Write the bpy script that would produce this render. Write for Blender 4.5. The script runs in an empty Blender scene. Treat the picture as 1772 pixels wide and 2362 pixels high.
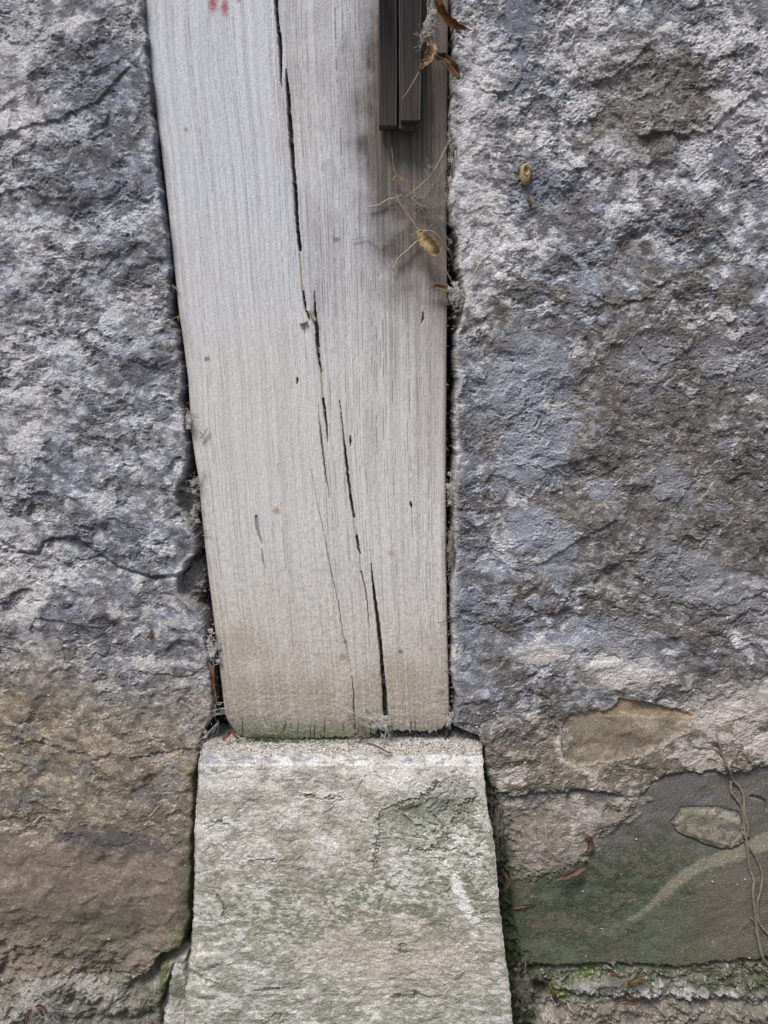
import bpy, math, random
import numpy as np
from mathutils import Vector
random.seed(7); rng = np.random.default_rng(11)
SC = bpy.context.scene; COL = SC.collection
# ---------------------------------------------------------------- camera, sky, sun, exposure
PITCH = math.radians(10); D = 0.62; H = 0.90
LENS = 28.0; F = LENS/36*2362; CX, CY = 886.0, 1181.0
cam = bpy.data.cameras.new('camera'); camo = bpy.data.objects.new('camera', cam); COL.objects.link(camo)
cam.sensor_fit = 'VERTICAL'; cam.sensor_height = 36; cam.sensor_width = 27; cam.lens = LENS
cam.clip_start = 0.01; cam.clip_end = 200
camo.location = (0, -D, H); camo.rotation_euler = (math.pi/2-PITCH, 0, 0)
SC.camera = camo
SUN_DIR = Vector((-0.34, -0.62, 1.05)).normalized()
el = math.asin(SUN_DIR.z); az = math.atan2(SUN_DIR.x, SUN_DIR.y)
w = bpy.data.worlds.new('World'); SC.world = w; w.use_nodes = True
nt = w.node_tree; bg = nt.nodes['Background']; sky = nt.nodes.new('ShaderNodeTexSky')
sky.sky_type = 'NISHITA'; sky.sun_disc = False; sky.sun_elevation = el; sky.sun_rotation = az
sky.dust_density = 2.5; sky.ozone_density = 0.6; sky.air_density = 0.9
nt.links.new(sky.outputs[0], bg.inputs[0]); bg.inputs[1].default_value = 0.07
sl = bpy.data.lights.new('sun', 'SUN'); sl.energy = 2.35; sl.angle = math.radians(18); sl.color = (1.0, 0.965, 0.915)
so = bpy.data.objects.new('sun', sl); COL.objects.link(so); so.rotation_euler = SUN_DIR.to_track_quat('Z', 'Y').to_euler()
so.location = (-2, -3, 4)
SC.view_settings.view_transform = 'Standard'; SC.view_settings.look = 'None'
SC.view_settings.exposure = 0.90; SC.view_settings.gamma = 1.0
SC.render.resolution_x = 768; SC.render.resolution_y = 1024
# ---------------------------------------------------------------- projection helpers
cp, sp = math.cos(PITCH), math.sin(PITCH)
def proj(X, Y, Z):
    ry = Y + D; rz = Z - H
    d = ry*cp - rz*sp
    return CX + F*X/d, CY - F*(ry*sp + rz*cp)/d
def W(px, py, off=0.0):
    """point on the vertical plane `off` metres in front of the wall plane, seen at photo point px,py"""
    a = (np.asarray(px, float)-CX)/F; b = (CY-np.asarray(py, float))/F
    dy = cp + b*sp; dz = -sp + b*cp
    t = (D-off)/dy
    return a*t, np.zeros_like(t)-off, H + dz*t
def P(px, py, off=0.0):
    x, y, z = W(px, py, off); return Vector((float(x), float(y), float(z)))
# ---------------------------------------------------------------- numpy noise
_p = rng.permutation(256); _p = np.concatenate([_p, _p]).astype(np.int32)
_g = rng.uniform(0, 2*np.pi, 256); _gx = np.cos(_g).astype(np.float32); _gy = np.sin(_g).astype(np.float32)
def perlin(x, y, seed=0):
    x = np.asarray(x, np.float32)+np.float32(seed*17.31+100.5); y = np.asarray(y, np.float32)+np.float32(seed*9.73+77.7)
    xi = np.floor(x).astype(np.int32); yi = np.floor(y).astype(np.int32)
    fx = x-xi; fy = y-yi; xi &= 255; yi &= 255
    u = fx*fx*fx*(fx*(fx*6-15)+10); v = fy*fy*fy*(fy*(fy*6-15)+10)
    def c(ix, iy, dx, dy):
        h = _p[_p[(xi+ix) & 255]+((yi+iy) & 255)]
        return _gx[h]*dx+_gy[h]*dy
    a = c(0, 0, fx, fy); b = c(1, 0, fx-1, fy); d = c(0, 1, fx, fy-1); e = c(1, 1, fx-1, fy-1)
    return ((a+(b-a)*u) + ((d+(e-d)*u)-(a+(b-a)*u))*v)*1.5
def fbm(x, y, o=4, seed=0, gain=0.5, lac=2.03):
    s = 0; a = 1.0
    for i in range(o):
        s = s+a*perlin(x, y, seed+i*3); x = x*lac; y = y*lac; a *= gain
    return s
def ridge(x, y, o=3, seed=0, gain=.5):
    s = 0; a = 1.0
    for i in range(o):
        s = s+a*(1-2.2*np.abs(perlin(x, y, seed+i*3))); x = x*2.1; y = y*2.1; a *= gain
    return s
def cells(x, y, seed=0):
    """distance to the nearest of jittered points, and a random value of that cell"""
    xi = np.floor(x).astype(np.int32); yi = np.floor(y).astype(np.int32)
    best = np.full(x.shape, 9., np.float32); second = best.copy(); val = np.zeros(x.shape, np.float32)
    for i in (-1, 0, 1):
        for j in (-1, 0, 1):
            h = _p[_p[(xi+i+seed) & 255]+((yi+j) & 255)]; h2 = _p[h+37]
            d = np.hypot(xi+i+h/256.-x, yi+j+h2/256.-y).astype(np.float32)
            m = d < best
            second = np.where(m, best, np.minimum(second, d))
            val = np.where(m, _p[h2+11]/256., val); best = np.minimum(best, d)
    return best, second, val
def ss(a, b, x):
    t = np.clip((x-a)/(b-a), 0, 1); return t*t*(3-2*t)
def lerp(a, b, t): return a+(b-a)*t
def blob(px, py, cx, cy, rx, ry, ang=0, soft=.35, n=None):
    a = math.radians(ang); dx = px-cx; dy = py-cy
    u = (dx*math.cos(a)+dy*math.sin(a))/rx; v = (-dx*math.sin(a)+dy*math.cos(a))/ry
    r = np.hypot(u, v)
    if n is not None: r = r+n
    return 1-ss(1-soft, 1+soft, r)
def pline(px, py, pts, w=None):
    """distance (photo px) to a polyline, and interpolated 3rd value"""
    best = np.full(px.shape, 1e9, np.float32); val = np.zeros(px.shape, np.float32)
    for (a, b) in zip(pts[:-1], pts[1:]):
        vx, vy = b[0]-a[0], b[1]-a[1]; L = vx*vx+vy*vy+1e-9
        t = np.clip(((px-a[0])*vx+(py-a[1])*vy)/L, 0, 1)
        d = np.hypot(px-a[0]-t*vx, py-a[1]-t*vy)
        m = d < best; best = np.where(m, d, best)
        if len(a) > 2: val = np.where(m, a[2]+(b[2]-a[2])*t, val)
    return best, val
def poly_sd(px, py, pts):
    """signed distance to polygon, positive inside"""
    d, _ = pline(px, py, pts+[pts[0]])
    ins = np.zeros(px.shape, bool)
    for (a, b) in zip(pts, pts[1:]+[pts[0]]):
        c = ((a[1] > py) != (b[1] > py))
        xx = (b[0]-a[0])*(py-a[1])/((b[1]-a[1]) if b[1] != a[1] else 1e-9)+a[0]
        ins ^= c & (px < xx)
    return np.where(ins, d, -d)
def lin(c):
    c = np.asarray(c, float)/255.; return np.where(c <= .04045, c/12.92, ((c+.055)/1.055)**2.4)
def mixc(col, c, m): return col+(np.asarray(c, np.float32)-col)*m[..., None]
# ---------------------------------------------------------------- object helpers
def tag(o, label=None, cat=None, group=None, kind=None):
    for k, v in (('label', label), ('category', cat), ('group', group), ('kind', kind)):
        if v: o[k] = v
    return o
def empty(name, loc, label, cat, group=None):
    o = bpy.data.objects.new(name, None); COL.objects.link(o); o.location = loc; o.empty_display_size = .02
    return tag(o, label, cat, group)
def mesh_obj(name, verts, faces, mat, parent=None, origin=None, smooth=True, attrs=None):
    verts = np.asarray(verts, np.float32); org = np.zeros(3, np.float32)
    if parent is not None: org = np.array(parent.location, np.float32)
    elif origin is not None: org = np.array(origin, np.float32)
    me = bpy.data.meshes.new(name)
    if isinstance(faces, np.ndarray):
        n = len(faces); k = faces.shape[1]
        me.vertices.add(len(verts)); me.vertices.foreach_set('co', (verts-org).ravel())
        me.loops.add(n*k); me.loops.foreach_set('vertex_index', faces.astype(np.int32).ravel())
        me.polygons.add(n); me.polygons.foreach_set('loop_start', np.arange(0, n*k, k, dtype=np.int32))
        me.polygons.foreach_set('loop_total', np.full(n, k, np.int32))
        me.update(calc_edges=True)
    else:
        me.from_pydata([tuple(v-org) for v in verts], [], faces)
    me.validate()
    if smooth: me.polygons.foreach_set('use_smooth', np.ones(len(me.polygons), bool))
    for k, a in (attrs or {}).items():
        a = np.asarray(a, np.float32)
        if a.ndim == 2 and a.shape[1] == 3:
            at = me.attributes.new(k, 'FLOAT_VECTOR', 'POINT'); at.data.foreach_set('vector', a.ravel())
        else:
            at = me.attributes.new(k, 'FLOAT', 'POINT'); at.data.foreach_set('value', a.ravel())
    me.materials.append(mat)
    o = bpy.data.objects.new(name, me); COL.objects.link(o)
    if parent is not None: o.parent = parent
    elif origin is not None: o.location = origin
    return o
# ---------------------------------------------------------------- materials
def new_mat(name):
    m = bpy.data.materials.new(name); m.use_nodes = True; t = m.node_tree
    return m, t, t.nodes['Principled BSDF']
def noise_node(t, vec, scale, detail=3, rough=.55, vscale=None):
    if vscale:
        mp = t.nodes.new('ShaderNodeMapping'); mp.inputs['Scale'].default_value = vscale
        t.links.new(vec, mp.inputs[0]); vec = mp.outputs[0]
    n = t.nodes.new('ShaderNodeTexNoise'); n.inputs['Scale'].default_value = scale
    n.inputs['Detail'].default_value = detail; n.inputs['Roughness'].default_value = rough
    t.links.new(vec, n.inputs['Vector']); return n.outputs[0]
def mapr(t, v, a, b, c, d):
    m = t.nodes.new('ShaderNodeMapRange'); t.links.new(v, m.inputs[0])
    for i, q in enumerate((a, b, c, d)): m.inputs[i+1].default_value = q
    return m.outputs[0]
def math_n(t, op, a, b):
    m = t.nodes.new('ShaderNodeMath'); m.operation = op
    for i, q in enumerate((a, b)):
        if isinstance(q, (int, float)): m.inputs[i].default_value = q
        else: t.links.new(q, m.inputs[i])
    return m.outputs[0]
def surf_mat(name, fine, lo, hi, bump, vs=(1, 1, 1), rough=.92, coordattr=None, bscale=None, spec=.15):
    """albedo comes from the surface attribute; fine mineral/fibre mottle and micro relief from noise nodes"""
    m, t, b = new_mat(name)
    at = t.nodes.new('ShaderNodeAttribute'); at.attribute_name = 'tint'
    if coordattr:
        ca = t.nodes.new('ShaderNodeAttribute'); ca.attribute_name = coordattr; vec = ca.outputs['Vector']
    else:
        tc = t.nodes.new('ShaderNodeTexCoord'); vec = tc.outputs['Object']
    n1 = noise_node(t, vec, fine, 5, .7, vs); n2 = noise_node(t, vec, fine*2.7, 3, .6, vs)
    f1 = mapr(t, n1, .34, .66, lo, hi); f2 = mapr(t, n2, .3, .7, 1-(1-lo)*.55, 1+(hi-1)*.55)
    f = math_n(t, 'MULTIPLY', f1, f2)
    vm = t.nodes.new('ShaderNodeVectorMath'); vm.operation = 'SCALE'
    t.links.new(at.outputs['Vector'], vm.inputs[0]); t.links.new(f, vm.inputs['Scale'])
    t.links.new(vm.outputs[0], b.inputs['Base Color'])
    b.inputs['Roughness'].default_value = rough; b.inputs['Specular IOR Level'].default_value = spec
    bs = math_n(t, 'ADD', n1, math_n(t, 'MULTIPLY', n2, .6))
    bn = t.nodes.new('ShaderNodeBump'); bn.inputs['Strength'].default_value = 1.0; bn.inputs['Distance'].default_value = bump
    t.links.new(bs, bn.inputs['Height']); t.links.new(bn.outputs[0], b.inputs['Normal'])
    return m
M_rock = surf_mat('rough_stone', 800, .66, 1.36, .0010, (1, 1, 1.5))
M_slate = surf_mat('smooth_stone', 850, .60, 1.46, .0009, (1, 1, 1.3))
M_plinth = surf_mat('plinth_stone', 750, .64, 1.38, .0008, (1, 1, 1.5))
M_wood = surf_mat('weathered_wood', 1.0, .84, 1.13, .00022, (1, 1, 1), coordattr='grain', rough=.85)
M_dark = surf_mat('dark_wood', 1.0, .62, 1.4, .0003, (1, 1, 1), coordattr='grain', rough=.8, spec=.1)
def plain(name, rgb, rough=.8, scale=300, lo=.7, hi=1.3, bump=.0004, trans=0, spec=.2):
    m, t, b = new_mat(name); tc = t.nodes.new('ShaderNodeTexCoord')
    n = noise_node(t, tc.outputs['Object'], scale, 5, .65); f = mapr(t, n, .3, .7, lo, hi)
    vm = t.nodes.new('ShaderNodeVectorMath'); vm.operation = 'SCALE'; vm.inputs[0].default_value = tuple(rgb)
    t.links.new(f, vm.inputs['Scale']); t.links.new(vm.outputs[0], b.inputs['Base Color'])
    b.inputs['Roughness'].default_value = rough; b.inputs['Specular IOR Level'].default_value = spec
    if trans: b.inputs['Subsurface Weight'].default_value = 0
    bn = t.nodes.new('ShaderNodeBump'); bn.inputs['Distance'].default_value = bump
    t.links.new(n, bn.inputs['Height']); t.links.new(bn.outputs[0], b.inputs['Normal'])
    return m
M_leaf = plain('dry_leaf', lin((106, 66, 44)), .55, 500)
M_leafdark = plain('dark_dry_leaf', lin((78, 56, 38)), .6, 500)
M_leafred = plain('red_brown_leaf', lin((92, 68, 60)), .7, 500)
M_leaftan = plain('tan_leaf', lin((138, 112, 86)), .5, 500)
M_husk = plain('straw_husk', lin((138, 116, 88)), .45, 400)
M_shell = plain('tan_shell', lin((150, 132, 98)), .4, 900)
M_web = plain('cobweb_silk', lin((190, 188, 184)), .9, 900, .9, 1.1)
M_webd = plain('dusty_cobweb', lin((150, 144, 134)), .9, 900, .8, 1.2)
M_twig = plain('dry_vine', lin((118, 110, 98)), .85, 700)
M_straw = plain('straw_stem', lin((140, 116, 90)), .7, 700)
M_moss = plain('moss', lin((70, 86, 48)), .95, 500, .6, 1.4)
M_grit = plain('grit', lin((170, 166, 160)), .95, 300, .5, 1.3)
M_ground = plain('ground_soil', (.13, .11, .09), .95, 25, .6, 1.4, .01)
M_wormbody = plain('cocoon', lin((150, 138, 122)), .8, 700)
# ================================================================= GROUND
gx, gy = np.meshgrid(np.concatenate([[-60, -20, -6], np.linspace(-2, 2, 60), [6, 20, 60]]),
                     np.concatenate([[-60, -20, -6], np.linspace(-2, .3, 40)]))
gz = fbm(gx*4, gy*4, 4, 5)*.015-.02
n0, n1 = gx.shape
idx = np.arange(n0*n1).reshape(n0, n1)
gf = np.stack([idx[:-1, :-1], idx[:-1, 1:], idx[1:, 1:], idx[1:, :-1]], -1).reshape(-1, 4)
g = mesh_obj('ground', np.stack([gx, gy, gz], -1).reshape(-1, 3), gf, M_ground); tag(g, kind='structure')
# ================================================================= WALLS
LEDGE_L = [(300, -400), (328, 0), (335, 60), (346, 163), (352, 230), (361, 325), (366, 380), (369, 423), (378, 480), (387, 542), (392, 600),
           (396, 680), (392, 700), (393, 735), (405, 748), (411, 790), (417, 840), (423, 875), (421, 940), (428, 1001), (436, 1030),
           (434, 1070), (420, 1110), (404, 1140), (408, 1165), (433, 1190), (446, 1220), (455, 1258), (449, 1280), (430, 1296), (412, 1330), (416, 1370), (446, 1400),
           (462, 1415), (471, 1432), (477, 1480), (482, 1527), (490, 1575), (495, 1622), (493, 1654), (471, 1685), (465, 1701), (462, 1733),
           (450, 1790), (445, 1890), (441, 2046), (438, 2120), (423, 2182), (400, 2214), (386, 2250), (376, 2310), (370, 2362), (360, 2600)]
EDGE_R = [(1044, -400), (1044, 0), (1045, 95), (1040, 190), (1039, 290), (1044, 320), (1054, 348), (1050, 380), (1041, 420), (1039, 506),
          (1050, 545), (1057, 575), (1058, 610), (1068, 651), (1071, 690), (1066, 730), (1052, 771), (1049, 831), (1054, 892), (1050, 952), (1049, 1012),
          (1054, 1050), (1046, 1102), (1045, 1160), (1047, 1220), (1049, 1281), (1046, 1330), (1044, 1371), (1042, 1462), (1045, 1540), (1046, 1582),
          (1054, 1612), (1049, 1642), (1046, 1673), (1070, 1683), (1102, 1692), (1114, 1723), (1124, 1802), (1140, 1826), (1158, 1860),
          (1164, 1919), (1172, 2035), (1186, 2128), (1203, 2221), (1236, 2291), (1240, 2600)]
def axis(a, b, da, db, step):
    """dense between a and b, geometric growth out to da and db"""
    mid = np.arange(a, b, step); out = []; x = a; s = step
    def grow(s, r): return min(s*1.06, .0021) if r < .22 else s*1.25
    while x > da: s = grow(s, a-x); x -= s; out.append(x)
    lo = out[::-1]; out = []; x = b; s = step
    while x < db: out.append(x); s = grow(s, x-b); x += s
    return np.array(list(lo)+list(mid)+out+[max(db, (out or [b])[-1])+step])
STEP = 0.00052
def relief(u, v):
    """rough broken stone in mm: u across, v up (mm). returns height, flake level 0..1, coarse field"""
    wu = u+5*fbm(u/22, v/22, 3, 1); wv = v+5*fbm(u/22, v/22, 3, 2)
    big = fbm(wu/75, wv/60, 4, 3)
    f = fbm(wu/52, wv/34, 6, 20, .55)*1.9
    k = np.floor(f); fr = f-k
    stepv = (k+ss(.84, 1.0, fr)+.25*fr)                    # flake terraces with a sharp lip
    f2 = fbm(wu/24+9, wv/15, 5, 31, .55)*1.6
    k2 = np.floor(f2); st2 = k2+ss(.8, 1., f2-k2)+.3*(f2-k2)
    gr = fbm(wu/7.5, wv/4.6, 3, 40, .6)
    gr2 = fbm(u/2.5, v/1.35, 3, 47, .65)
    big = big+.38*fbm(wu/28+4, wv/24, 3, 13)
    c1, _, cv = cells(u/3.4, v/2.4, 5)
    pits = ss(.42, .05, c1)*(cv > .55)
    tk = (k*.618+.3) % 1; tk2 = (k2*.618+.1) % 1
    rim = ss(.80, .90, fr)*ss(1.0, .95, fr); rim2 = ss(.78, .88, f2-k2)*ss(1., .94, f2-k2)
    zone = ss(-.25, .25, fbm(wu/55+3, wv/38, 4, 55))
    return big, stepv, st2, gr, gr2, pits, tk-.5, tk2-.5, np.maximum(rim, .6*rim2), zone
def edge_wobble(py, seed, amp=4.5): return amp*fbm(py/60, py*0+.3, 5, seed, .62)
def grain_noise(shape): return rng.standard_normal(shape).astype(np.float32).clip(-2.2, 2.2)

def wall(side):
    left = side < 0
    xl, _, _ = W(-25, 1181); xr, _, _ = W(1797, 1181)
    if left:
        a = -.345; b = float(W(560, 1700)[0]); xs = axis(a, b, -1.3, .0, STEP)
        xs = xs[xs < .03]
    else:
        a = float(W(1015, 0)[0]); b = .345; xs = axis(a, b, -.0, 1.3, STEP); xs = xs[xs > -.03]
    z0 = float(W(886, 2380)[2]); z1 = float(W(886, -20)[2])
    zs = axis(z0, z1, 0.0, 1.9, STEP); zs = np.clip(zs, -.02, 3)
    X, Z = np.meshgrid(xs, zs); X = X.astype(np.float32); Z = Z.astype(np.float32)
    px, py = proj(X, 0*X-.003, Z)
    u = X*1000; v = Z*1000
    big, t1, t2, gr, gr2, pits, fk, fk2, rimf, zone = relief(u+(0 if left else 371), v)
    near = ss(120, 10, np.maximum(np.maximum(-px, px-1772), np.maximum(-py, py-2362))); gr2 = gr2*lerp(.35, 1, near); pits = pits*near
    lown = fbm(px/260, py/260, 4, 60); midn = fbm(px/90, py/70, 5, 65, .6); finen = fbm(px/26, py/18, 4, 70, .65)
    if left:
        ex = np.interp(py, [p[1] for p in LEDGE_L], [p[0] for p in LEDGE_L]); ex = ex+edge_wobble(py, 80)
        d = (ex-px)*.34          # mm inside stone
    else:
        ex = np.interp(py, [p[1] for p in EDGE_R], [p[0] for p in EDGE_R]); ex = ex+edge_wobble(py, 85)
        d = (px-ex)*.34
    rough = lerp(.5, 1.15, zone)
    # -------- colours of the stones
    blue = lin((136, 141, 155)); pale = lin((216, 214, 214)); grey = lin((128, 128, 133)); dark = lin((92, 93, 102)); brn = lin((108, 102, 98))
    cream = lin((192, 184, 168))
    col = np.empty(px.shape+(3,), np.float32); col[:] = grey
    if left:
        base = 7+0*px
        col = mixc(col, blue, ss(-.3, .35, midn+.5*finen))
        bias = sum(a*blob(px, py, x_, y_, rx_, ry_, an_, .7, .3*midn) for x_, y_, rx_, ry_, an_, a in ((50, 270, 90, 70, 0, .45), (70, 70, 150, 90, 0, .25), (40, 920, 100, 170, 0, .3), (40, 1330, 100, 140, 0, .3), (120, 560, 120, 80, 20, .2), (330, 690, 60, 50, 0, .2), (310, 50, 40, 90, 0, .3), (250, 1180, 60, 60, 0, .1), (250, 200, 110, 130, 20, -.4), (240, 420, 140, 80, -20, -.45), (270, 600, 100, 60, 0, -.2), (330, 840, 80, 50, 0, -.25), (120, 1080, 80, 60, 20, -.3), (300, 1240, 110, 50, 10, -.25), (130, 1440, 120, 50, 0, -.3)))
        crust = .85*ss(-.05, .28, .45*fk+.25*fk2+finen*.4+midn*.4+bias)*lerp(.55, 1, ss(-.25, .2, gr2))
        col = mixc(col, pale, .75*crust)
        col = mixc(col, dark, .75*ss(.05, .35, -.3*midn-.4*finen-.5*fk-bias*.8-.1*crust))
        col = mixc(col, cream, .5*ss(1150, 1500, py)*crust)
        tan = lin((140, 130, 114)); tan2 = lin((122, 112, 100))
        warm = ss(1340, 1680, py+90*lown+40*midn-.25*px+40)
        low = ss(1880, 1960, py+30*midn)
        bl = ss(.36, .52, .45*fk+.35*fk2+midn*.6+finen*.35+.15*ss(1900, 1500, py))
        stone2 = mixc(np.broadcast_to(tan, col.shape).astype(np.float32), tan2, ss(-.2, .3, midn)+0*px)
        stone2 = mixc(stone2, lin((180, 168, 148)), .5*ss(.05, .4, finen)*ss(-.3, .2, gr2))
        stone2 = mixc(stone2, lin((96, 86, 78)), .45*ss(.05, .4, -finen))
        stone2 = mixc(stone2, lin((116, 118, 122)), .6*bl*ss(.9, .3, low))
        stone2 = mixc(stone2, lin((120, 108, 99)), .75*low)
        stone2 = mixc(stone2, lin((92, 88, 92)), .85*blob(px, py, 255, 1935, 130, 24, 6, .5, .3*finen))
        col = mixc(col, 0, 0*px)*(1-warm[..., None])+stone2*warm[..., None]
        col = mixc(col, lin((160, 158, 158)), .6*blob(px, py, 395, 1790, 26, 40, 0, .5, .5*finen))
        green = lin((84, 88, 72))
        gm = .55*blob(px, py, 230, 2165, 110, 75, 8, .9, .8*midn)+.8*blob(px, py, 436, 2060, 20, 150, 0, .6, .4*finen)+.9*blob(px, py, 372, 2290, 48, 90, 20, .5, .5*midn)
        col = mixc(col, green, np.clip(gm, 0, .9))
        col = mixc(col, lin((88, 102, 58)), np.clip(.7*blob(px, py, 376, 2275, 12, 80, 12, .6, .5*finen)+.5*blob(px, py, 420, 2170, 25, 30, 0, .6, .4*finen), 0, 1))
        lowst = ss(2235, 2262, py+10*midn)
        lc = mixc(np.broadcast_to(lin((124, 122, 114)), col.shape).astype(np.float32), lin((86, 90, 72)), ss(-.1, .3, finen+.4*midn)); lw = (.8*lowst*ss(385, 365, px))[..., None]; col = col*(1-lw)+lc*lw
        col = mixc(col, lin((166, 161, 157)), .6*lowst*ss(.1, .35, midn+.6*finen)*ss(380, 350, px))
        col = mixc(col, lin((110, 106, 98)), .8*blob(px, py, 230, 2350, 160, 45, -5, .5, .4*midn))
        rough = rough*lerp(1, .5, low)*lerp(1, .75, warm)
        # terraces fade out where the lower stone is smooth
        h = base+big*3.6+t1*1.25*rough+t2*.36*rough+gr*.24*rough+gr2*.27*rough-pits*.5*rough+.075*rough*near*grain_noise(px.shape); h = h-(h-base-2)*.35*ss(6, 1, d)
        # joint between the two stones
        J = [(-400, 1200), (0, 1248), (40, 1270), (90, 1273), (105, 1247), (130, 1238), (180, 1243), (230, 1280), (300, 1315), (350, 1328), (400, 1331), (430, 1322)]
        dj, _ = pline(px+6*finen, py+6*midn, J); jline = np.interp(px, [p[0] for p in J], [p[1] for p in J])
        h -= 3.2*ss(7, 0, dj)*ss(-30, 60, px*0+40+50*finen)+1.0*ss(26, 0, np.abs(dj))*(py > jline)
        # broken lips
        for pts, dep in (([(0, 325), (60, 300), (130, 285), (220, 245), (300, 160)], 1.6), ([(0, 455), (40, 440), (75, 435), (105, 460), (150, 462)], 1.6),
                         ([(60, 1700), (120, 1712), (180, 1730), (230, 1742), (262, 1730)], 1.2), ([(330, 1545), (390, 1550), (430, 1560), (465, 1545)], 1.5),
                         ([(300, 1738), (374, 1732), (400, 1726), (417, 1718), (440, 1722)], 2.0), ([(0, 1395), (30, 1390), (75, 1450), (90, 1420), (150, 1430), (230, 1445)], 1.4),
                         ([(110, 1262), (120, 1240), (170, 1242)], 1.6)):
            yl = np.interp(px+3*finen, [p[0] for p in sorted(pts)], [p[1] for p in sorted(pts)])+4*finen
            inr = ss(min(p[0] for p in pts)-20, min(p[0] for p in pts)+10, px)*ss(max(p[0] for p in pts)+20, max(p[0] for p in pts)-10, px)
            h += dep*inr*ss(0, -3, py-yl)*ss(-75, -5, py-yl)
        # lower stones: overhang, steps, pockets
        yb = np.interp(px, [-400, 0, 12, 60, 110, 150, 210, 300, 340, 372, 400, 430], [2178, 2178, 2176, 2172, 2190, 2194, 2240, 2245, 2236, 2190, 2180, 2168])+5*finen+4*midn
        h -= 2.5*ss(-1, 4, py-yb)*ss(2, 300, 302+0*px)
        h -= 11.0*ss(-2, 5, py-yb)*ss(60, 14, py-yb)*ss(290, 345, px)*ss(-.9, .1, midn+.4)
        h += -3.0*blob(px, py, 345, 2255, 45, 16, -25, .6, .3*finen)
        h += 3.6*blob(px, py, 200, 2290, 190, 34, 2, .5, .35*midn)-3.2*blob(px, py, 185, 2252, 46, 14, 5, .5, .2*finen)+2.5*blob(px, py, 375, 2170, 50, 16, -12, .6, .3*finen)
        h -= 6*blob(px, py, 0, 2180, 16, 14, 0, .5)+4*blob(px, py, 4, 2250, 10, 60, 15, .5, .3*finen)
        h -= 3*blob(px, py, 290, 2345, 120, 9, -3, .6, .3*finen)
        h += ss(2080, 2300, py)*(midn*5.5+1.6*finen)
    else:
        base = 5+0*px
        bright = ss(900, 350, py)*.16-.28*blob(px, py, 1330, 430, 130, 60, 0, .7, .3*midn)-.25*blob(px, py, 1270, 210, 120, 60, 20, .7, .3*midn)-.25*blob(px, py, 1330, 640, 200, 60, 0, .7, .3*midn)+.55*blob(px, py, 1095, 480, 70, 400, 0, .6, .3*midn)+.25*blob(px, py, 1420, 100, 350, 160, 0, .7)+.22*blob(px, py, 1680, 330, 170, 90, -20, .6)
        crust = ss(-.12, .3, .32*fk+.22*fk2+midn*.5+.45*lown+finen*.35+bright-.18)*lerp(.55, 1, ss(-.25, .2, gr2))
        col = mixc(col, blue, ss(-.3, .3, midn))
        col = mixc(col, pale, .8*crust)
        gritdark = ss(.05, .4, -finen*.8-.25*midn+.05)
        col = mixc(col, dark, .6*gritdark)
        brown_m = np.clip(1.25*blob(px, py, 1540, 1120, 350, 440, -20, .5, .35*midn+.2*finen+.55*fk+.3*fk2)+1.1*blob(px, py, 1500, 240, 140, 120, -40, .5, .4*midn+.3*fk)+.6*blob(px, py, 1220, 1640, 120, 150, 0, .6, .4*midn), 0, 1)
        col = mixc(col, brn, .86*brown_m)
        col = mixc(col, lin((74, 70, 70)), .55*brown_m*gritdark)
        flake = ss(.16, .26, .6*fk+.45*fk2+finen*.30+.4*perlin(px/60, py/45, 93)-.1)
        for (cx_, cy_, rx_, ry_, an_) in ((1545, 1115, 55, 45, 40), (1500, 830, 60, 70, 30), (1720, 820, 90, 60, 0), (1620, 1340, 150, 55, 20), (1255, 1010, 80, 120, 20), (1250, 1240, 90, 60, 30), (1400, 1480, 120, 50, 5), (1390, 1130, 50, 20, 20), (1230, 870, 90, 120, 30)):
            flake = np.maximum(flake*1., blob(px, py, cx_, cy_, rx_, ry_, an_, .18, .55*midn+.35*finen))
        col = mixc(col, lin((146, 150, 162)), .8*flake*lerp(1, .55, ss(1300, 1450, px))*ss(700, 850, py)*ss(1660, 1600, py))
        col = mixc(col, lin((214, 208, 204)), .62*np.clip(blob(px, py, 1250, 1505, 60, 22, 0, .3, .5*finen)+blob(px, py, 1430, 1545, 95, 34, 8, .5, .7*midn+.3*finen)+blob(px, py, 1690, 1640, 130, 55, -8, .4, .4*midn), 0, 1))
        # slate coloured bare spots
        for (cx_, cy_, rx_, ry_) in ((1200, 50, 38, 48), (1672, 362, 34, 30), (1195, 130, 22, 18)):
            bm = blob(px, py, cx_, cy_, rx_, ry_, 20, .12, .35*midn+.2*finen); col = mixc(col, lin((112, 116, 128)), .9*bm); rough = rough*(1-.75*bm); base = base-1.0*bm
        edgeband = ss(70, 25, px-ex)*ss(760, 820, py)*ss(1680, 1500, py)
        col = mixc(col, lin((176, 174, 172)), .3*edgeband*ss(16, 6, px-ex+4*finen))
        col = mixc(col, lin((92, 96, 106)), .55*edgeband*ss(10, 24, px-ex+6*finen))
        # warm lower area
        warm = ss(1560, 1720, py+.12*(px-1400)+40*midn)
        wc = mixc(np.broadcast_to(lin((126, 118, 108)), col.shape).astype(np.float32), lin((180, 173, 167)), .8*ss(0.1, .5, midn+.5*finen+.55*blob(px, py, 1660, 1700, 210, 70, 0, .6)-.15*ss(1450, 1250, px)))
        wc = mixc(wc, lin((96, 92, 82)), .6*ss(.05, .35, -finen-.2*midn)*ss(1750, 1450, px))
        col = col*(1-warm[..., None])+wc*warm[..., None]
        rough = rough*(1-.45*blob(px, py, 1095, 500, 70, 360, 0, .6))
    # steps and lips
        h_extra = 0*px
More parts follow.
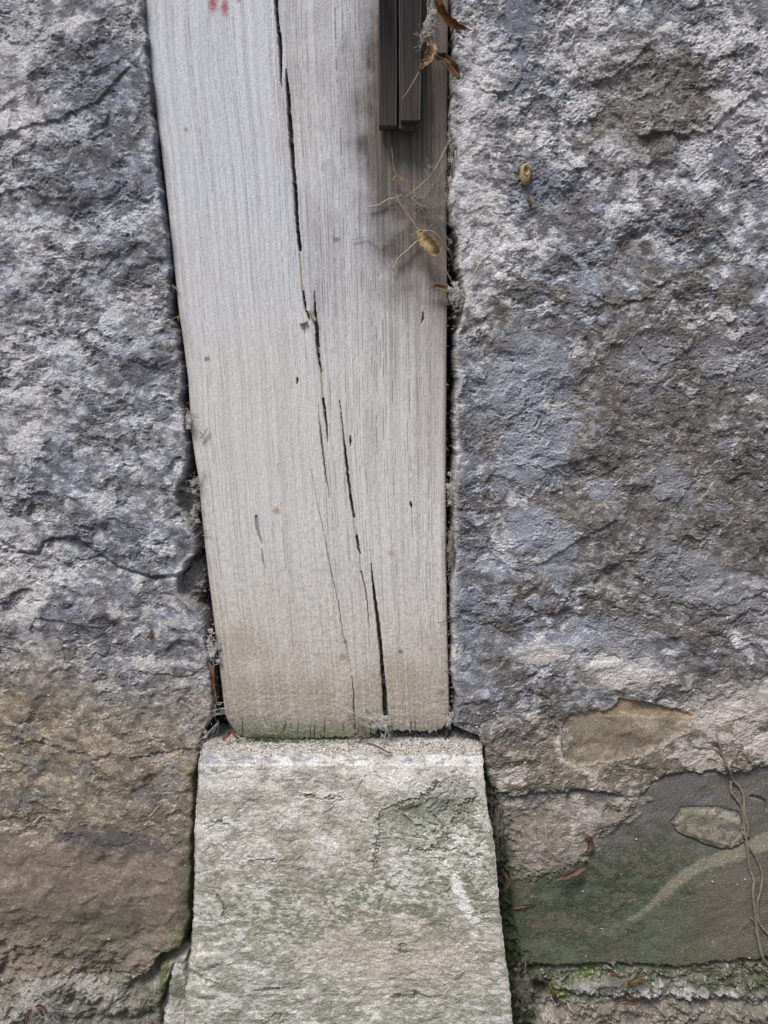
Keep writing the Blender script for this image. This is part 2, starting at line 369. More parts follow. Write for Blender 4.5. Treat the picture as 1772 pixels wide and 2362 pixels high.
        for pts, dep, inv in (([(1100, 190), (1115, 215), (1150, 222), (1180, 215), (1200, 190)], 1.8, 0), ([(1480, 318), (1530, 306), (1580, 316), (1640, 305), (1670, 270), (1740, 215)], 2.4, 0),
                              ([(1380, 190), (1410, 182), (1455, 150), (1500, 100)], 1.6, 0), ([(1370, 118), (1400, 112), (1440, 135)], 1.8, 1), ([(1260, 1710), (1330, 1640), (1500, 1655), (1560, 1640)], .8, 1),
                              ([(1500, 1100), (1510, 1150), (1560, 1162), (1600, 1110)], 1.2, 0), ([(1470, 800), (1520, 850), (1570, 820), (1600, 790)], 1.2, 0), ([(1230, 1310), (1340, 1240), (1420, 1200)], 1.4, 0),
                              ([(1560, 1390), (1660, 1400), (1760, 1370)], 1.2, 0), ([(1180, 1070), (1280, 1080), (1380, 1050)], 1.4, 0), ([(1590, 205), (1680, 200), (1772, 225)], 1.6, 0), ([(1360, 680), (1420, 705), (1500, 690)], 1.4, 0)):
            P2 = sorted(pts); yl = np.interp(px+4*finen, [p[0] for p in P2], [p[1] for p in P2])+6*finen
            inr = ss(P2[0][0]-20, P2[0][0]+12, px)*ss(P2[-1][0]+20, P2[-1][0]-12, px)
            s = (py-yl)*(-1 if inv else 1)
            h_extra = h_extra+dep*inr*ss(0, -3, s)*ss(-85, -5, s)
        # -------- boundaries of the lower stones
        yA = np.interp(px, [1000, 1123, 1186, 1300, 1372, 1430, 1484, 1512, 1560, 1600, 1675, 1772, 2400], [1800, 1806, 1835, 1824, 1826, 1836, 1835, 1800, 1787, 1781, 1781, 1765, 1740])+5*finen+3*midn
        yG = np.interp(px, [1000, 1195, 1326, 1419, 1558, 1640, 1763, 2400], [2228, 2230, 2226, 2221, 2232, 2222, 2212, 2200])+4*finen+2*midn
        inG = ss(-2, 3, py-yA)*ss(3, -2, py-yG)
        # exposed tan patch
        PT = [(1298, 1658), (1354, 1635), (1409, 1635), (1433, 1607), (1512, 1621), (1586, 1640), (1605, 1649), (1586, 1681), (1549, 1705), (1521, 1723), (1465, 1742), (1414, 1760), (1335, 1767), (1298, 1751), (1291, 1709)]
        sd = poly_sd(px+5*finen, py+5*finen, PT); tanm = ss(-1, 3, sd)
        tc_ = mixc(np.broadcast_to(lin((143, 134, 119)), col.shape).astype(np.float32), lin((122, 112, 98)), ss(-.2, .4, midn+.3*finen))
        col = col*(1-tanm[..., None])+tc_*tanm[..., None]
        col = mixc(col, lin((212, 204, 196)), .6*ss(-16, -2, sd)*(1-tanm)*ss(1690, 1720, py+8*finen)*ss(1420, 1300, px+30*midn))
        col = mixc(col, lin((152, 130, 106)), .5*tanm*ss(1655, 1645, py-.03*(px-1400)))
        # green smooth stone
        gcol = mixc(np.broadcast_to(lin((94, 98, 84)), col.shape).astype(np.float32), lin((64, 72, 58)), ss(-.35, .35, midn+.5*finen+.5*gr2+.5*blob(px, py, 1380, 2050, 210, 130, -20, .8)-.2)); gcol = mixc(gcol, lin((120, 122, 108)), .5*ss(.45, .75, gr2+.3*finen))
        gcol = mixc(gcol, lin((106, 102, 103)), .8*ss(2010, 1830, py+.10*(px-1500)+90*midn+40*finen))
        gcol = mixc(gcol, lin((104, 96, 88)), .75*blob(px, py, 1700, 2120, 80, 130, 0, .6, .5*midn))
        gcol = mixc(gcol, lin((106, 99, 98)), .6*blob(px, py, 1715, 2010, 45, 40, 30, .3, .3*midn))
        gcol = mixc(gcol, lin((86, 96, 62)), .6*ss(.1, .4, finen)*ss(2170, 2225, py)); gcol = mixc(gcol, lin((112, 106, 96)), .55*ss(.0, .45, midn+.5*finen+.25*ss(1500, 1700, px)-.1)); scr = ss(.80, .95, 1-np.abs(perlin((px+1.6*py)/40, (py-.55*px)/260+px*0, 301))*9)*ss(0, .4, perlin(px/50, py/50, 303)); gcol = mixc(gcol, lin((128, 134, 104)), .3*scr)
        vein, vw = pline(px, py+2*finen, [(1900, 1905, 24), (1772, 1942, 22), (1735, 1960, 19), (1698, 1975, 17), (1655, 1986, 16), (1619, 2000, 15), (1585, 2020, 15), (1558, 2043, 14), (1530, 2068, 12), (1505, 2092, 9), (1475, 2112, 6), (1440, 2130, 4), (1330, 2165, 2)])
        veinm = ss(3, -7, vein-vw+4*gr2+3*finen)*inG*ss(1330, 1600, px)
        mort = poly_sd(px+14*midn, py+14*midn+5*finen, [(1150, 1840), (1465, 1838), (1490, 1865), (1410, 1920), (1345, 1980), (1280, 2012), (1215, 2028), (1172, 2010), (1155, 1910)])
        mm = ss(-16, 22, mort+24*finen+20*midn)*inG
        mcol = mixc(np.broadcast_to(lin((136, 129, 119)), col.shape).astype(np.float32), lin((164, 154, 149)), ss(0, .35, midn)); mcol = mixc(mcol, lin((100, 94, 86)), .6*ss(.05, .35, -finen)); mcol = mixc(mcol, lin((100, 102, 88)), .6*ss(-40, 0, -mort+30*midn-30))
        leftg = ss(1215, 1150, px)*inG
        inG3 = inG[..., None]
        gall = mixc(gcol, lin((142, 137, 120)), .78*veinm)
        gall = gall*(1-mm[..., None])+mcol*mm[..., None]
        gall = mixc(gall, lin((92, 96, 70)), .6*leftg*ss(1900, 2000, py))
        col = col*(1-inG3)+gall*inG3
        # oval inset stone
        OV = [(1556, 1900), (1577, 1870), (1651, 1866), (1703, 1880), (1717, 1905), (1716, 1940), (1690, 1957), (1650, 1956), (1600, 1935), (1560, 1918)]
        so_ = poly_sd(px+3*finen, py+3*finen, OV); ovm = ss(-1, 2, so_)
        oc = mixc(np.broadcast_to(lin((146, 140, 126)), col.shape).astype(np.float32), lin((112, 106, 100)), ss(-.1, .3, finen+.3*midn)); oc = mixc(oc, lin((96, 100, 72)), .6*blob(px, py, 1610, 1885, 40, 14, 10, .5, .4*finen))
        col = col*(1-ovm[..., None])+oc*ovm[..., None]
        # bottom rubble course
        inB = ss(-2, 3, py-yG)
        bc = mixc(np.broadcast_to(lin((104, 103, 92)), col.shape).astype(np.float32), lin((72, 78, 58)), .8*ss(-.2, .3, midn))
        bc = mixc(bc, lin((94, 112, 56)), .7*np.clip(blob(px, py, 1365, 2255, 35, 18, 0, .5, .4*finen)+blob(px, py, 1290, 2300, 25, 30, 0, .5, .4*finen), 0, 1))
        shelf = blob(px, py, 1530, 2290, 205, 15, 2.5, .5, .35*midn); bc = mixc(bc, lin((168, 165, 165)), .85*shelf*ss(-.5, .2, finen))
        bc = mixc(bc, lin((130, 122, 114)), .7*ss(2300, 2325, py))
        bc = mixc(bc, lin((60, 58, 56)), .6*blob(px, py, 1215, 2290, 40, 60, 0, .5, .5*finen))
        col = col*(1-inB[..., None])+bc*inB[..., None]
        sm = np.clip(inG*(1-mm*.7), 0, 1)
        rough = rough*(1-.6*sm)*(1-.9*tanm)*(1-.45*ovm)*(1-.3*inB)
        rough = rough*lerp(1, 1.15, ss(900, 300, py))
        h = base+big*lerp(3.3, 1.7, sm)+(t1*1.25+t2*.36)*rough*(1-.8*sm)+gr*.24*rough+gr2*.27*rough-pits*.5*rough+(.075*rough+.015)*near*grain_noise(px.shape)+h_extra; h = h-(h-base-2)*.35*ss(6, 1, d)
        h += gr2*.12
        h -= 2.6*tanm*ss(0, 9, sd)+.6*tanm; h += .7*tanm*ss(0, 5, py-(1650+.02*(px-1400)+3*finen))
        h -= 3.5*inG; h -= 2.0*ss(9, 0, np.abs(py-yA))*ss(1120, 1200, px)
        h += (2.2+1.2*midn)*mm+.35*veinm
        h += ovm*(3.4-1.6*ss(14, 0, so_))-1.2*ss(5, 0, np.abs(so_+3))
        h += inB*(-6+midn*6.5+3.2*finen)-7*ss(13, 0, np.abs(py-yG-6-7*midn))*inB*ss(1180, 1250, px)+5*shelf+3.5*ss(2318, 2340, py+4*midn)
        h -= 9*blob(px, py, 1240, 2290, 40, 60, -20, .5, .4*midn)+5*ss(8, 0, np.abs(px-1728-.1*(py-2300)+3*midn))*inB
        h -= 2.6*ss(7, 0, pline(px+4*finen, py+4*finen, [(1735, 1840), (1765, 1850), (1772, 1870)])[0])
        h -= 1.6*ss(6, 0, pline(px, py+3*finen, [(1600, 1726), (1650, 1733), (1665, 1745)])[0])
    col = mixc(col, lin((222, 220, 216)), .36*rimf*ss(-.3, .3, gr2+finen)*(1-(np.maximum(sm, tanm) if not left else .6*low)))
    # -------- rounded arris and the gap beside the post / plinth
    R = 3.4
    inn = np.clip(d/R, 0, 1); roll = R*(1-np.sqrt(np.clip(1-(1-inn)**2, 0, 1)))*.9
    edge_dirt = ss(9, 0, d+2.5*finen)
    if left:
        mort_rec = np.clip(blob(px, py, 428, 1165, 34, 44, 8, .4, .2*finen)+blob(px, py, 440, 1352, 32, 66, 12, .4, .2*finen), 0, 1)
    else:
        mort_rec = np.clip(.9*blob(px, py, 1060, 355, 22, 36, 0, .4, .2*finen)+blob(px, py, 1066, 590, 16, 50, 0, .4, .2*finen)*.9+.8*blob(px, py, 1060, 700, 16, 60, 0, .4)+.8*blob(px, py, 1060, 185, 26, 32, 0, .4)+.7*blob(px, py, 1140, 1880, 26, 70, 0, .4), 0, 1)
    deepn = fbm(py/14, px/14, 3, 97)
    deep = np.where(py < 1700, lerp(30, 5, mort_rec)+lerp(14, 2.5, mort_rec)*deepn, lerp(24, 14, mort_rec)+8*deepn)
    if not left: deep = np.where(py > 1760, 1.5+4*deepn+3*midn, deep)
    out = -(R*.9)-np.minimum(np.clip(-d, 0, 1e9)*9, deep)
    h = np.where(d > 0, h-roll, np.minimum(h, 8)*np.exp(-np.clip(-d, 0, 50)/2.)+out+1.2*gr+.8*gr2)
    far_in = -d > 22
    h = np.where(far_in, -62, h)
    moc = lin((166, 162, 156))
    col = mixc(col, moc, np.clip(mort_rec*.8*ss(3, -1, d), 0, 1))
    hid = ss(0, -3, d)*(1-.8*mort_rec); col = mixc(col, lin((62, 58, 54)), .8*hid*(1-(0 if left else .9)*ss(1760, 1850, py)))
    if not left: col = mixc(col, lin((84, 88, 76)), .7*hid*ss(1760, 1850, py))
    rim = ss(7, 2, d)*ss(0, 1.5, d)*ss(-.2, .3, deepn+.2)
    col = mixc(col, lin((176, 172, 164)), .22*rim*(py < 1560))
    gtop = ss(1640, 1700, py)*ss(4, -2, d)*.6; col = mixc(col, lin((70, 76, 52)), np.clip(gtop, 0, .7))
    if left:
        SD = [(394, 2216), (408, 2196), (424, 2186), (444, 2180), (452, 2420), (364, 2420), (376, 2310), (384, 2255)]
        sdd = poly_sd(px+3*finen, py+3*finen, SD); hD = 5.5-9*(1-ss(0, 26, sdd))**2+1.6*midn+.7*finen+.15*gr2
        dm = ss(-1, 1.5, sdd); h = np.where(sdd > -.5, np.maximum(h, hD*dm-8*(1-dm)), h)
        cD = mixc(np.broadcast_to(lin((158, 157, 150)), col.shape).astype(np.float32), lin((118, 122, 108)), ss(-.1, .35, midn+.4*finen)); cD = mixc(cD, lin((190, 186, 184)), .5*ss(.1, .4, -midn))
        col = col*(1-dm[..., None])+cD*dm[..., None]
    Y = -(h/1000.)
    V = np.stack([X, Y, Z], -1).reshape(-1, 3)
    # -------- which stone each face belongs to
    if left:
        lab = np.where(py < jline, 0, 1)
        lab = np.where((py > yb) & (px < 378), 2, lab); lab = np.where(sdd > 0, 3, lab)
        names = [('stone', 'rough blue grey block with pale crust'), ('stone', 'tan brown block with grey flakes'), ('stone', 'low mossy grey rubble stone'), ('stone', 'small smooth grey stone beside the plinth')]
    else:
        lab = np.where(py < yA, 0, 1); lab = np.where(py > yG, 2, lab); lab = np.where((so_ > 0), 3, lab); lab = np.where(tanm > .5, 4, lab)
        lab = np.where((mm > .5), 5, lab)
        names = [('stone', 'large rough grey block with pale crust'), ('stone', 'smooth dark green stone with a pale vein'), ('stone', 'rubble stone with a pale dusty shelf'), ('stone', 'pale oval stone set in the green one'), ('stone', 'smooth tan patch of bare stone'), ('mortar', 'beige crumbling mortar')]
    n0, n1 = X.shape; idx = np.arange(n0*n1).reshape(n0, n1)
    F4 = np.stack([idx[:-1, :-1], idx[:-1, 1:], idx[1:, 1:], idx[1:, :-1]], -1).reshape(-1, 4)
    fl = lab[:-1, :-1].reshape(-1)
    if left: root = empty('stone_wall', (-.3, 0, 0), 'rough stone masonry left of the wooden post, blue grey above and tan below', 'stone wall')
    else: root = empty('stone_wall', (.3, 0, 0), 'rough stone masonry right of the wooden post with a smooth green stone at its foot', 'stone wall')
    gn = grain_noise(px.shape)*lerp(.25, 1, near); col = col*(1+.13*gn+.10*(gn > 1.3)-.04)[..., None]
    C3 = np.clip(col, .002, .9).reshape(-1, 3)
    for k, (nm, lb) in enumerate(names):
        f = F4[fl == k]
        if not len(f): continue
        used, inv = np.unique(f.ravel(), return_inverse=True)
        mat = M_slate if (not left and k in (1, 4)) else M_rock
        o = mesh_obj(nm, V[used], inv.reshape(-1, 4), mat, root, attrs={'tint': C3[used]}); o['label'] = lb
    # surface lookup for things that lie on the wall
    return xs, zs, Y
WL = wall(-1); WR = wall(1)
def surf_y(x, z, wdat):
    xs, zs, Y = wdat; i = min(max(np.searchsorted(xs, x), 0), len(xs)-1); j = min(max(np.searchsorted(zs, z), 0), len(zs)-1)
    return float(Y[j, i])
def on_wall(px, py, lift=0.001, wd=None):
    wd = wd or (WL if px < 700 else WR)
    p = P(px, py, .004)
    for _ in range(3):
        p = P(px, py, -surf_y(p.x, p.z, wd)+lift)
    return p
# ================================================================= POST
POST_L = [(300, -400), (333, 0), (336, 60), (346, 163), (355, 235), (368, 325), (381, 423), (388, 490), (393, 542), (399, 600), (408, 685), (413, 730),
          (418, 757), (433, 875), (437, 938), (441, 1001), (450, 1065), (457, 1100), (464, 1180), (472, 1258), (481, 1337), (491, 1416), (501, 1500),
          (510, 1575), (515, 1622), (519, 1650), (528, 1670), (546, 1692), (575, 1706), (600, 1712)]
POST_R = [(1034, -400), (1035, 0), (1033, 95), (1032, 285), (1030, 500), (1032, 681), (1031, 801), (1029, 1100), (1030, 1300), (1033, 1480), (1036, 1560), (1037, 1640), (1036, 1665), (1033, 1690), (1026, 1712)]
CRACKS = [  # (x, y, half-width) in photo px, depth mm
    ([(633, -300, 4), (636, 0, 5), (639, 27, 4), (642, 60, 4), (646, 95, 5), (648, 136, 3.5), (648, 165, 2), (649, 190, .7), (651, 205, .2)], 9),
    ([(660, 160, .2), (662, 180, 2.5), (664, 215, 5), (667, 260, 5), (670, 298, 6), (674, 340, 5.5), (677, 390, 4), (681, 434, 5), (684, 490, 4.5), (687, 530, 4), (692, 575, 4.5)], 9),
    ([(693, 578, 3.5), (696, 620, 3.5), (700, 672, 2.5)], 1.6),
    ([(700, 672, 1.5), (703, 695, 3), (706, 714, 1.5), (712, 730, 2), (715, 742, .5)], 6),
    ([(726, 672, .2), (727, 700, 1.5), (728, 735, 3.5), (731, 760, 4.5), (733, 800, 4.5), (737, 836, 2.5), (741, 858, 1.2)], 6),
    ([(741, 858, 2.5), (744, 900, 2.5), (746, 920, 2.5)], 1.5),
    ([(746, 920, 2.5), (750, 952, 3), (753, 978, 2), (756, 1010, .8), (757, 1022, .3)], 6),
    ([(735, 935, .2), (737, 975, .8), (742, 1015, 1.8), (748, 1070, 1.5), (755, 1115, 1), (761, 1150, .3)], 3),
    ([(719, 1085, .2), (727, 1130, .6), (736, 1180, .8), (745, 1215, .9), (757, 1281, 1.1), (772, 1350, 1.2), (784, 1407, 1.3), (791, 1465, 1.2), (802, 1500, .8), (811, 1552, .6)], 2.4),
    ([(784, 925, .2), (788, 960, .5), (793, 1010, .8), (795, 1030, 1.8), (798, 1060, 3), (803, 1100, 3), (806, 1130, 2.2), (811, 1160, 2.8), (817, 1195, 2)], 8),
    ([(817, 1195, 2), (820, 1220, 1.8), (823, 1238, 2)], 1.5),
    ([(823, 1238, 2.5), (827, 1265, 2.8), (831, 1281, 1)], 6), ([(831, 1281, 2), (834, 1320, 2)], 1.4),
    ([(834, 1320, 1.5), (843, 1356, 1.2), (849, 1401, .8), (853, 1450, .4)], 3),
    ([(857, 1300, .2), (860, 1338, 1.5), (865, 1380, 3), (871, 1425, 4), (876, 1475, 4.5), (880, 1515, 4), (884, 1560, 5.5), (888, 1620, 6), (890, 1665, 5.5), (893, 1712, 4)], 10),
    ([(889, 1575, .5), (895, 1640, 1.2), (899, 1700, 1)], 3),
    ([(812, 1560, .5), (816, 1600, 1), (818, 1650, 1.4), (820, 1712, 2)], 3),
    ([(591, 1192, 4), (594, 1215, 5), (598, 1235, 3), (605, 1255, 1)], 1.2), ([(604, 1268, 1), (607, 1290, 2), (614, 1312, 1)], .9),
    ([(976, 720, .6), (976, 735, 2.2), (973, 745, .5)], 4), ([(808, 1005, .4), (809, 1018, 2.4), (810, 1030, .5)], 4), ([(946, 1158, .5), (949, 1166, 2.6), (951, 1174, .5)], 4),
    ([(685, 872, 1), (686, 878, 2.5), (685, 886, 1)], 3)]
CRACKS[8] = ([(a, b, c_*.6) for a, b, c_ in CRACKS[8][0]], 2.1)
def sided_grid(zz_y_rows, XL, XR, nfront, ndepth, yback):
    """rows given as (z, yfront); returns X,Y,Z grids incl. the two side faces, and c (0..1 across the front, <0 / >1 sides)"""
    z = zz_y_rows[:, 0]; yf = zz_y_rows[:, 1]
    cs = np.concatenate([-(np.linspace(1, 0, ndepth, endpoint=False)**1.6), np.linspace(0, 1, nfront), 1+(np.linspace(0, 1, ndepth+1)[1:]**1.6)])
    c = np.broadcast_to(cs, (len(z), len(cs)))
    cf = np.clip(c, 0, 1); side = np.maximum(-c, c-1).clip(0, 1)
    X = XL[:, None]+(XR-XL)[:, None]*cf
    Y = yf[:, None]+(yback-yf)[:, None]*side
    Z = np.broadcast_to(z[:, None], X.shape).copy()
    return X, Y, Z, c, side
def make_post():
    pys = np.arange(1712, -30, -1.35); z = W(886+0*pys, pys)[2]
    zt = []; q = z[-1]; s = z[-1]-z[-2]
    while q < 1.88: s *= 1.25; q += s; zt.append(q)
    z = np.concatenate([z, zt]); _, py1 = proj(0*z, 0*z, z)
    L = W(np.interp(py1, [p[1] for p in POST_L], [p[0] for p in POST_L]), py1)[0]
    R = W(np.interp(py1, [p[1] for p in POST_R], [p[0] for p in POST_R]), py1)[0]
    X, Y, Z, c, side = sided_grid(np.stack([z, 0*z], 1), L, R, 500, 26, .06)
    px, py = proj(X, 0*X, Z)
    wmm = 190.; s = c*wmm+1.6*fbm(c*3, py/900, 2, 12)+.35*fbm(c*7, py/260, 2, 13); t = py
    front = (side == 0)
    n = len(px)
    g1 = perlin(s/3.2, t/900, 1); g2 = perlin(s/1.3, t/420, 4); g3 = perlin(s/.7, t/110, 7); br = fbm(s/6, t/60, 3, 9)
    med = fbm(s/22, t/500, 3, 15)
    midn = fbm(px/80, py/80, 4, 65); lown = fbm(px/260, py/260, 3, 66); speck = fbm(px/7, py/5, 3, 68, .7)
    ph = s*.56+.9*perlin(s/9, t/1500, 17)+.10*perlin(s/2, t/90, 18)+.35*perlin(s/2.2, t/3000, 16)
    line = np.abs((ph % 1)-.5)*2                                # 0 on a latewood line
    lid = np.floor(ph); brk = perlin(lid*7.31, t/70., 19)+.5*perlin(lid*3.7, t/18., 21)
    rg = ss(.46, .10, line)*ss(-.25, .25, brk)*ss(-.9, .4, perlin(lid*.37, t/700, 23)+perlin(lid*5.1, t/2000, 24))                        # open pores / latewood grooves
    wear = lerp(.6, 1.2, ss(560, 900, px-.1*(py-700)))
    h = .16*g1+.07*g2-.30*rg*wear+.05*g3+.30*med
    h += .07*speck+ss(1250, 1600, py)*.13*fbm(px/9, py/7, 3, 71, .6)
    # slab right of the long crack sits a touch lower near the top
    # colours
    top = lin((183, 186, 193)); mid_ = lin((186, 185, 184)); low = lin((176, 171, 162)); brn = lin((138, 130, 118))
    col = np.empty(px.shape+(3,), np.float32); col[:] = top
    col = mixc(col, mid_, ss(350, 1000, py+120*lown)); col = mixc(col, low, .85*ss(1250, 1580, py+70*lown+40*midn))
    col = mixc(col, brn, .8*ss(1440, 1640, py+60*midn+50*lown+14*speck)); col = mixc(col, lin((104, 98, 88)), .7*ss(1625, 1685, py+16*midn+8*speck))
    col = mixc(col, lin((148, 146, 150)), .4*ss(0, .45, med+.3*midn)*ss(900, 300, py)*ss(640, 700, px))
    col = mixc(col, lin((168, 158, 148)), .35*blob(px, py, 690, 250, 60, 160, 0, .6, .4*midn))
    col = mixc(col, lin((146, 146, 152)), .45*blob(px, py, 735, 600, 40, 130, 0, .6, .4*midn))
    ckx = np.interp(py, [0, 150, 300, 580, 700, 950, 1200], [640, 655, 672, 692, 705, 750, 820]); rb = ss(-3, 6, px-ckx)*ss(1000, 500, py+80*midn)
    col = mixc(col, lin((150, 148, 151)), .42*rb*ss(-.6, .3, midn+lown))
    # weather stain near the battens, with their shadow also painted into the colour
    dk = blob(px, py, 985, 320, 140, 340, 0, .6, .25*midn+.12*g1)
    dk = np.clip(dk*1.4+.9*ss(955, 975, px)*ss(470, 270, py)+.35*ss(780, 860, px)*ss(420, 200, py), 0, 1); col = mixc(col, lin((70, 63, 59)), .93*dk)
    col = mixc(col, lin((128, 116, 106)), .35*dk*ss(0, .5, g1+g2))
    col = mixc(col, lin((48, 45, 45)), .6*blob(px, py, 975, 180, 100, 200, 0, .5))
    col = mixc(col, lin((138, 126, 116)), .45*ss(915, 1030, px+40*g1+30*midn)*ss(500, 650, py)*ss(1250, 900, py))
    col = mixc(col, lin((112, 100, 94)), .5*ss(16, 2, px-np.interp(py, [p[1] for p in POST_L], [p[0] for p in POST_L])+4*midn))
    col = mixc(col, lin((128, 112, 102)), .6*ss(14, 2, np.interp(py, [p[1] for p in POST_R], [p[0] for p in POST_R])-px+4*midn))
    # latewood lines are really darker fibre
    col = mixc(col, lin((104, 101, 103)), .66*rg*wear*(1-.35*ss(1450, 1600, py)))
    fine_lines = .5*ss(.35, .6, perlin(s/1.1, t/260, 31)+.3*perlin(s/.6, t/60, 33)); col = mixc(col, lin((118, 112, 112)), .42*fine_lines)
    col = mixc(col, lin((150, 128, 104)), .28*ss(.25, .5, speck)*ss(1150, 1450, py))
    col = mixc(col, lin((220, 216, 210)), .22*ss(.2, .5, fbm(px/6+40, py/5, 2, 77))*ss(900, 1200, py))
    lst = fbm(s/2.6, t/900, 4, 401, .65); col = mixc(col, lin((140, 136, 136)), .24*ss(.05, .5, lst)); col = mixc(col, lin((206, 205, 206)), .16*ss(.05, .5, -lst)*(1-dk))
    stn = ss(840, 1010, px+60*lst+20*midn)*ss(1250, 500, py+160*lst); col = mixc(col, lin((112, 103, 97)), .5*stn*ss(-.25, .35, lst+.5*g2)); col = mixc(col, lin((120, 112, 106)), .25*stn)
    col = mixc(col, lin((148, 134, 120)), .30*ss(.1, .45, fbm(px/16, py/11, 4, 403, .6))*ss(900, 1400, py))
    # green at the foot
    gr = ss(1640, 1700, py+10*midn+6*speck)*blob(px, py, 650, 1700, 120, 60, 0, .5, .4*midn)+.7*ss(1672, 1702, py+12*midn)*ss(950, 850, px)
    gr = gr*ss(-.35, .25, speck+.6*midn+.4*g2); col = mixc(col, lin((84, 98, 62)), np.clip(gr, 0, .8))
    # red dabs
    for (cx_, cy_, rx_, ry_) in ((492, 8, 9, 20), (519, 18, 7, 17), (551, -6, 6, 10)):
        col = mixc(col, lin((146, 62, 76)), .85*blob(px, py, cx_, cy_, rx_, ry_, 0, .75, .4*speck))
    for (cx_, cy_, r_, cc) in ((430, 300, 5, (120, 104, 92)), (777, 553, 7, (112, 84, 52)), (478, 828, 6, (90, 84, 80)), (638, 1178, 9, (150, 124, 100)), (797, 1481, 5, (120, 110, 92)), (793, 1515, 9, (140, 122, 104)), (925, 1503, 6, (110, 56, 50)), (1018, 1597, 8, (120, 104, 90)), (905, 1275, 8, (160, 140, 118))):
        col = mixc(col, lin(cc), .75*blob(px, py, cx_, cy_, r_, r_*.8, 0, .5, .4*speck))
    for pts, dep in CRACKS:
        y0 = min(p[1] for p in pts)-12; y1 = max(p[1] for p in pts)+12
        m = np.where((py[:, 0] > y0) & (py[:, 0] < y1))[0]
        if not len(m): continue
        sl_ = slice(m[0], m[-1]+1)
        dd, ww = pline(px[sl_]+1.1*fbm(py[sl_]/18, px[sl_]*0, 3, 90), py[sl_], pts)
        ww = ww*.74; mk = ss(1.4, -.6, dd-ww)
        fill = lerp(1, .55, ss(.1, .5, fbm(px[sl_]*0+.5, py[sl_]/16, 3, 95))) if dep > 5 else 1.
        h[sl_] -= mk*dep*fill*np.clip(ww/2.0+.35, .3, 1)
        if pts[0][0] in (591, 604): col[sl_] = mixc(col[sl_], lin((104, 108, 114)), .75*mk)
        elif dep > 2: col[sl_] = mixc(col[sl_], lin((64, 60, 56)), .85*ss(.8, -.6, dd-ww))
        elif dep < 2 and ww.max() < 4: col[sl_] = mixc(col[sl_], lin((178, 166, 142)), .7*ss(.8, -.6, dd-ww))
        else: col[sl_] = mixc(col[sl_], lin((128, 130, 134)), .7*mk)
    # ragged foot
    yb = np.interp(px, [500, 575, 640, 800, 850, 885, 915, 1000, 1040], [1709, 1706, 1709, 1704, 1700, 1686, 1689, 1692, 1674])+5*perlin(px/9, px*0, 3)+3*perlin(px/4, px*0, 5)
    foot = ss(-4, 3, py-yb); 
    split = ss(.35, .7, perlin(px/5, py/120, 41))*ss(1650, 1690, py+14*midn); h -= 1.6*split; col = mixc(col, lin((66, 60, 50)), .5*split)
    er = ss(1540, 1640, py)*.3*fbm(px/22, py/12, 3, 43); h += er
    h -= 18*foot
    # arris
    de = np.minimum(c, 1-c)*wmm; Rr = 2.4
    inn = np.clip(de/Rr, 0, 1); h = np.where(front, h-Rr*(1-np.sqrt(np.clip(1-(1-inn)**2, 0, 1)))*.8, 0)
    Y = Y-h/1000.; X = X+np.where(side > 0, np.where(c < 0, 1, -1)*.0001*g1, 0)
    # side faces: pull the first side rows in line with the rolled arris
    Y = np.where(side > 0, np.maximum(Y, .0019), Y)
    n0, n1 = X.shape; idx = np.arange(n0*n1).reshape(n0, n1)
    F4 = np.stack([idx[:-1, :-1], idx[:-1, 1:], idx[1:, 1:], idx[1:, :-1]], -1).reshape(-1, 4)
    grain = np.stack([s/.8, t/16., Y*0], -1).reshape(-1, 3)
    gn = grain_noise(px.shape); col = np.clip(col*(1+.055*gn-.03*(gn > 1.7))[..., None], .003, .9); Y = Y-np.where(front, .02*gn/1000, 0)
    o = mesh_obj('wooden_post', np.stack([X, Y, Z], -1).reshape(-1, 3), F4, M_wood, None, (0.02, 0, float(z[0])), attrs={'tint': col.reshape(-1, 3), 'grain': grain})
    tag(o, 'weathered grey wooden post with long cracks, standing between the stones', 'post')
    return o
make_post()
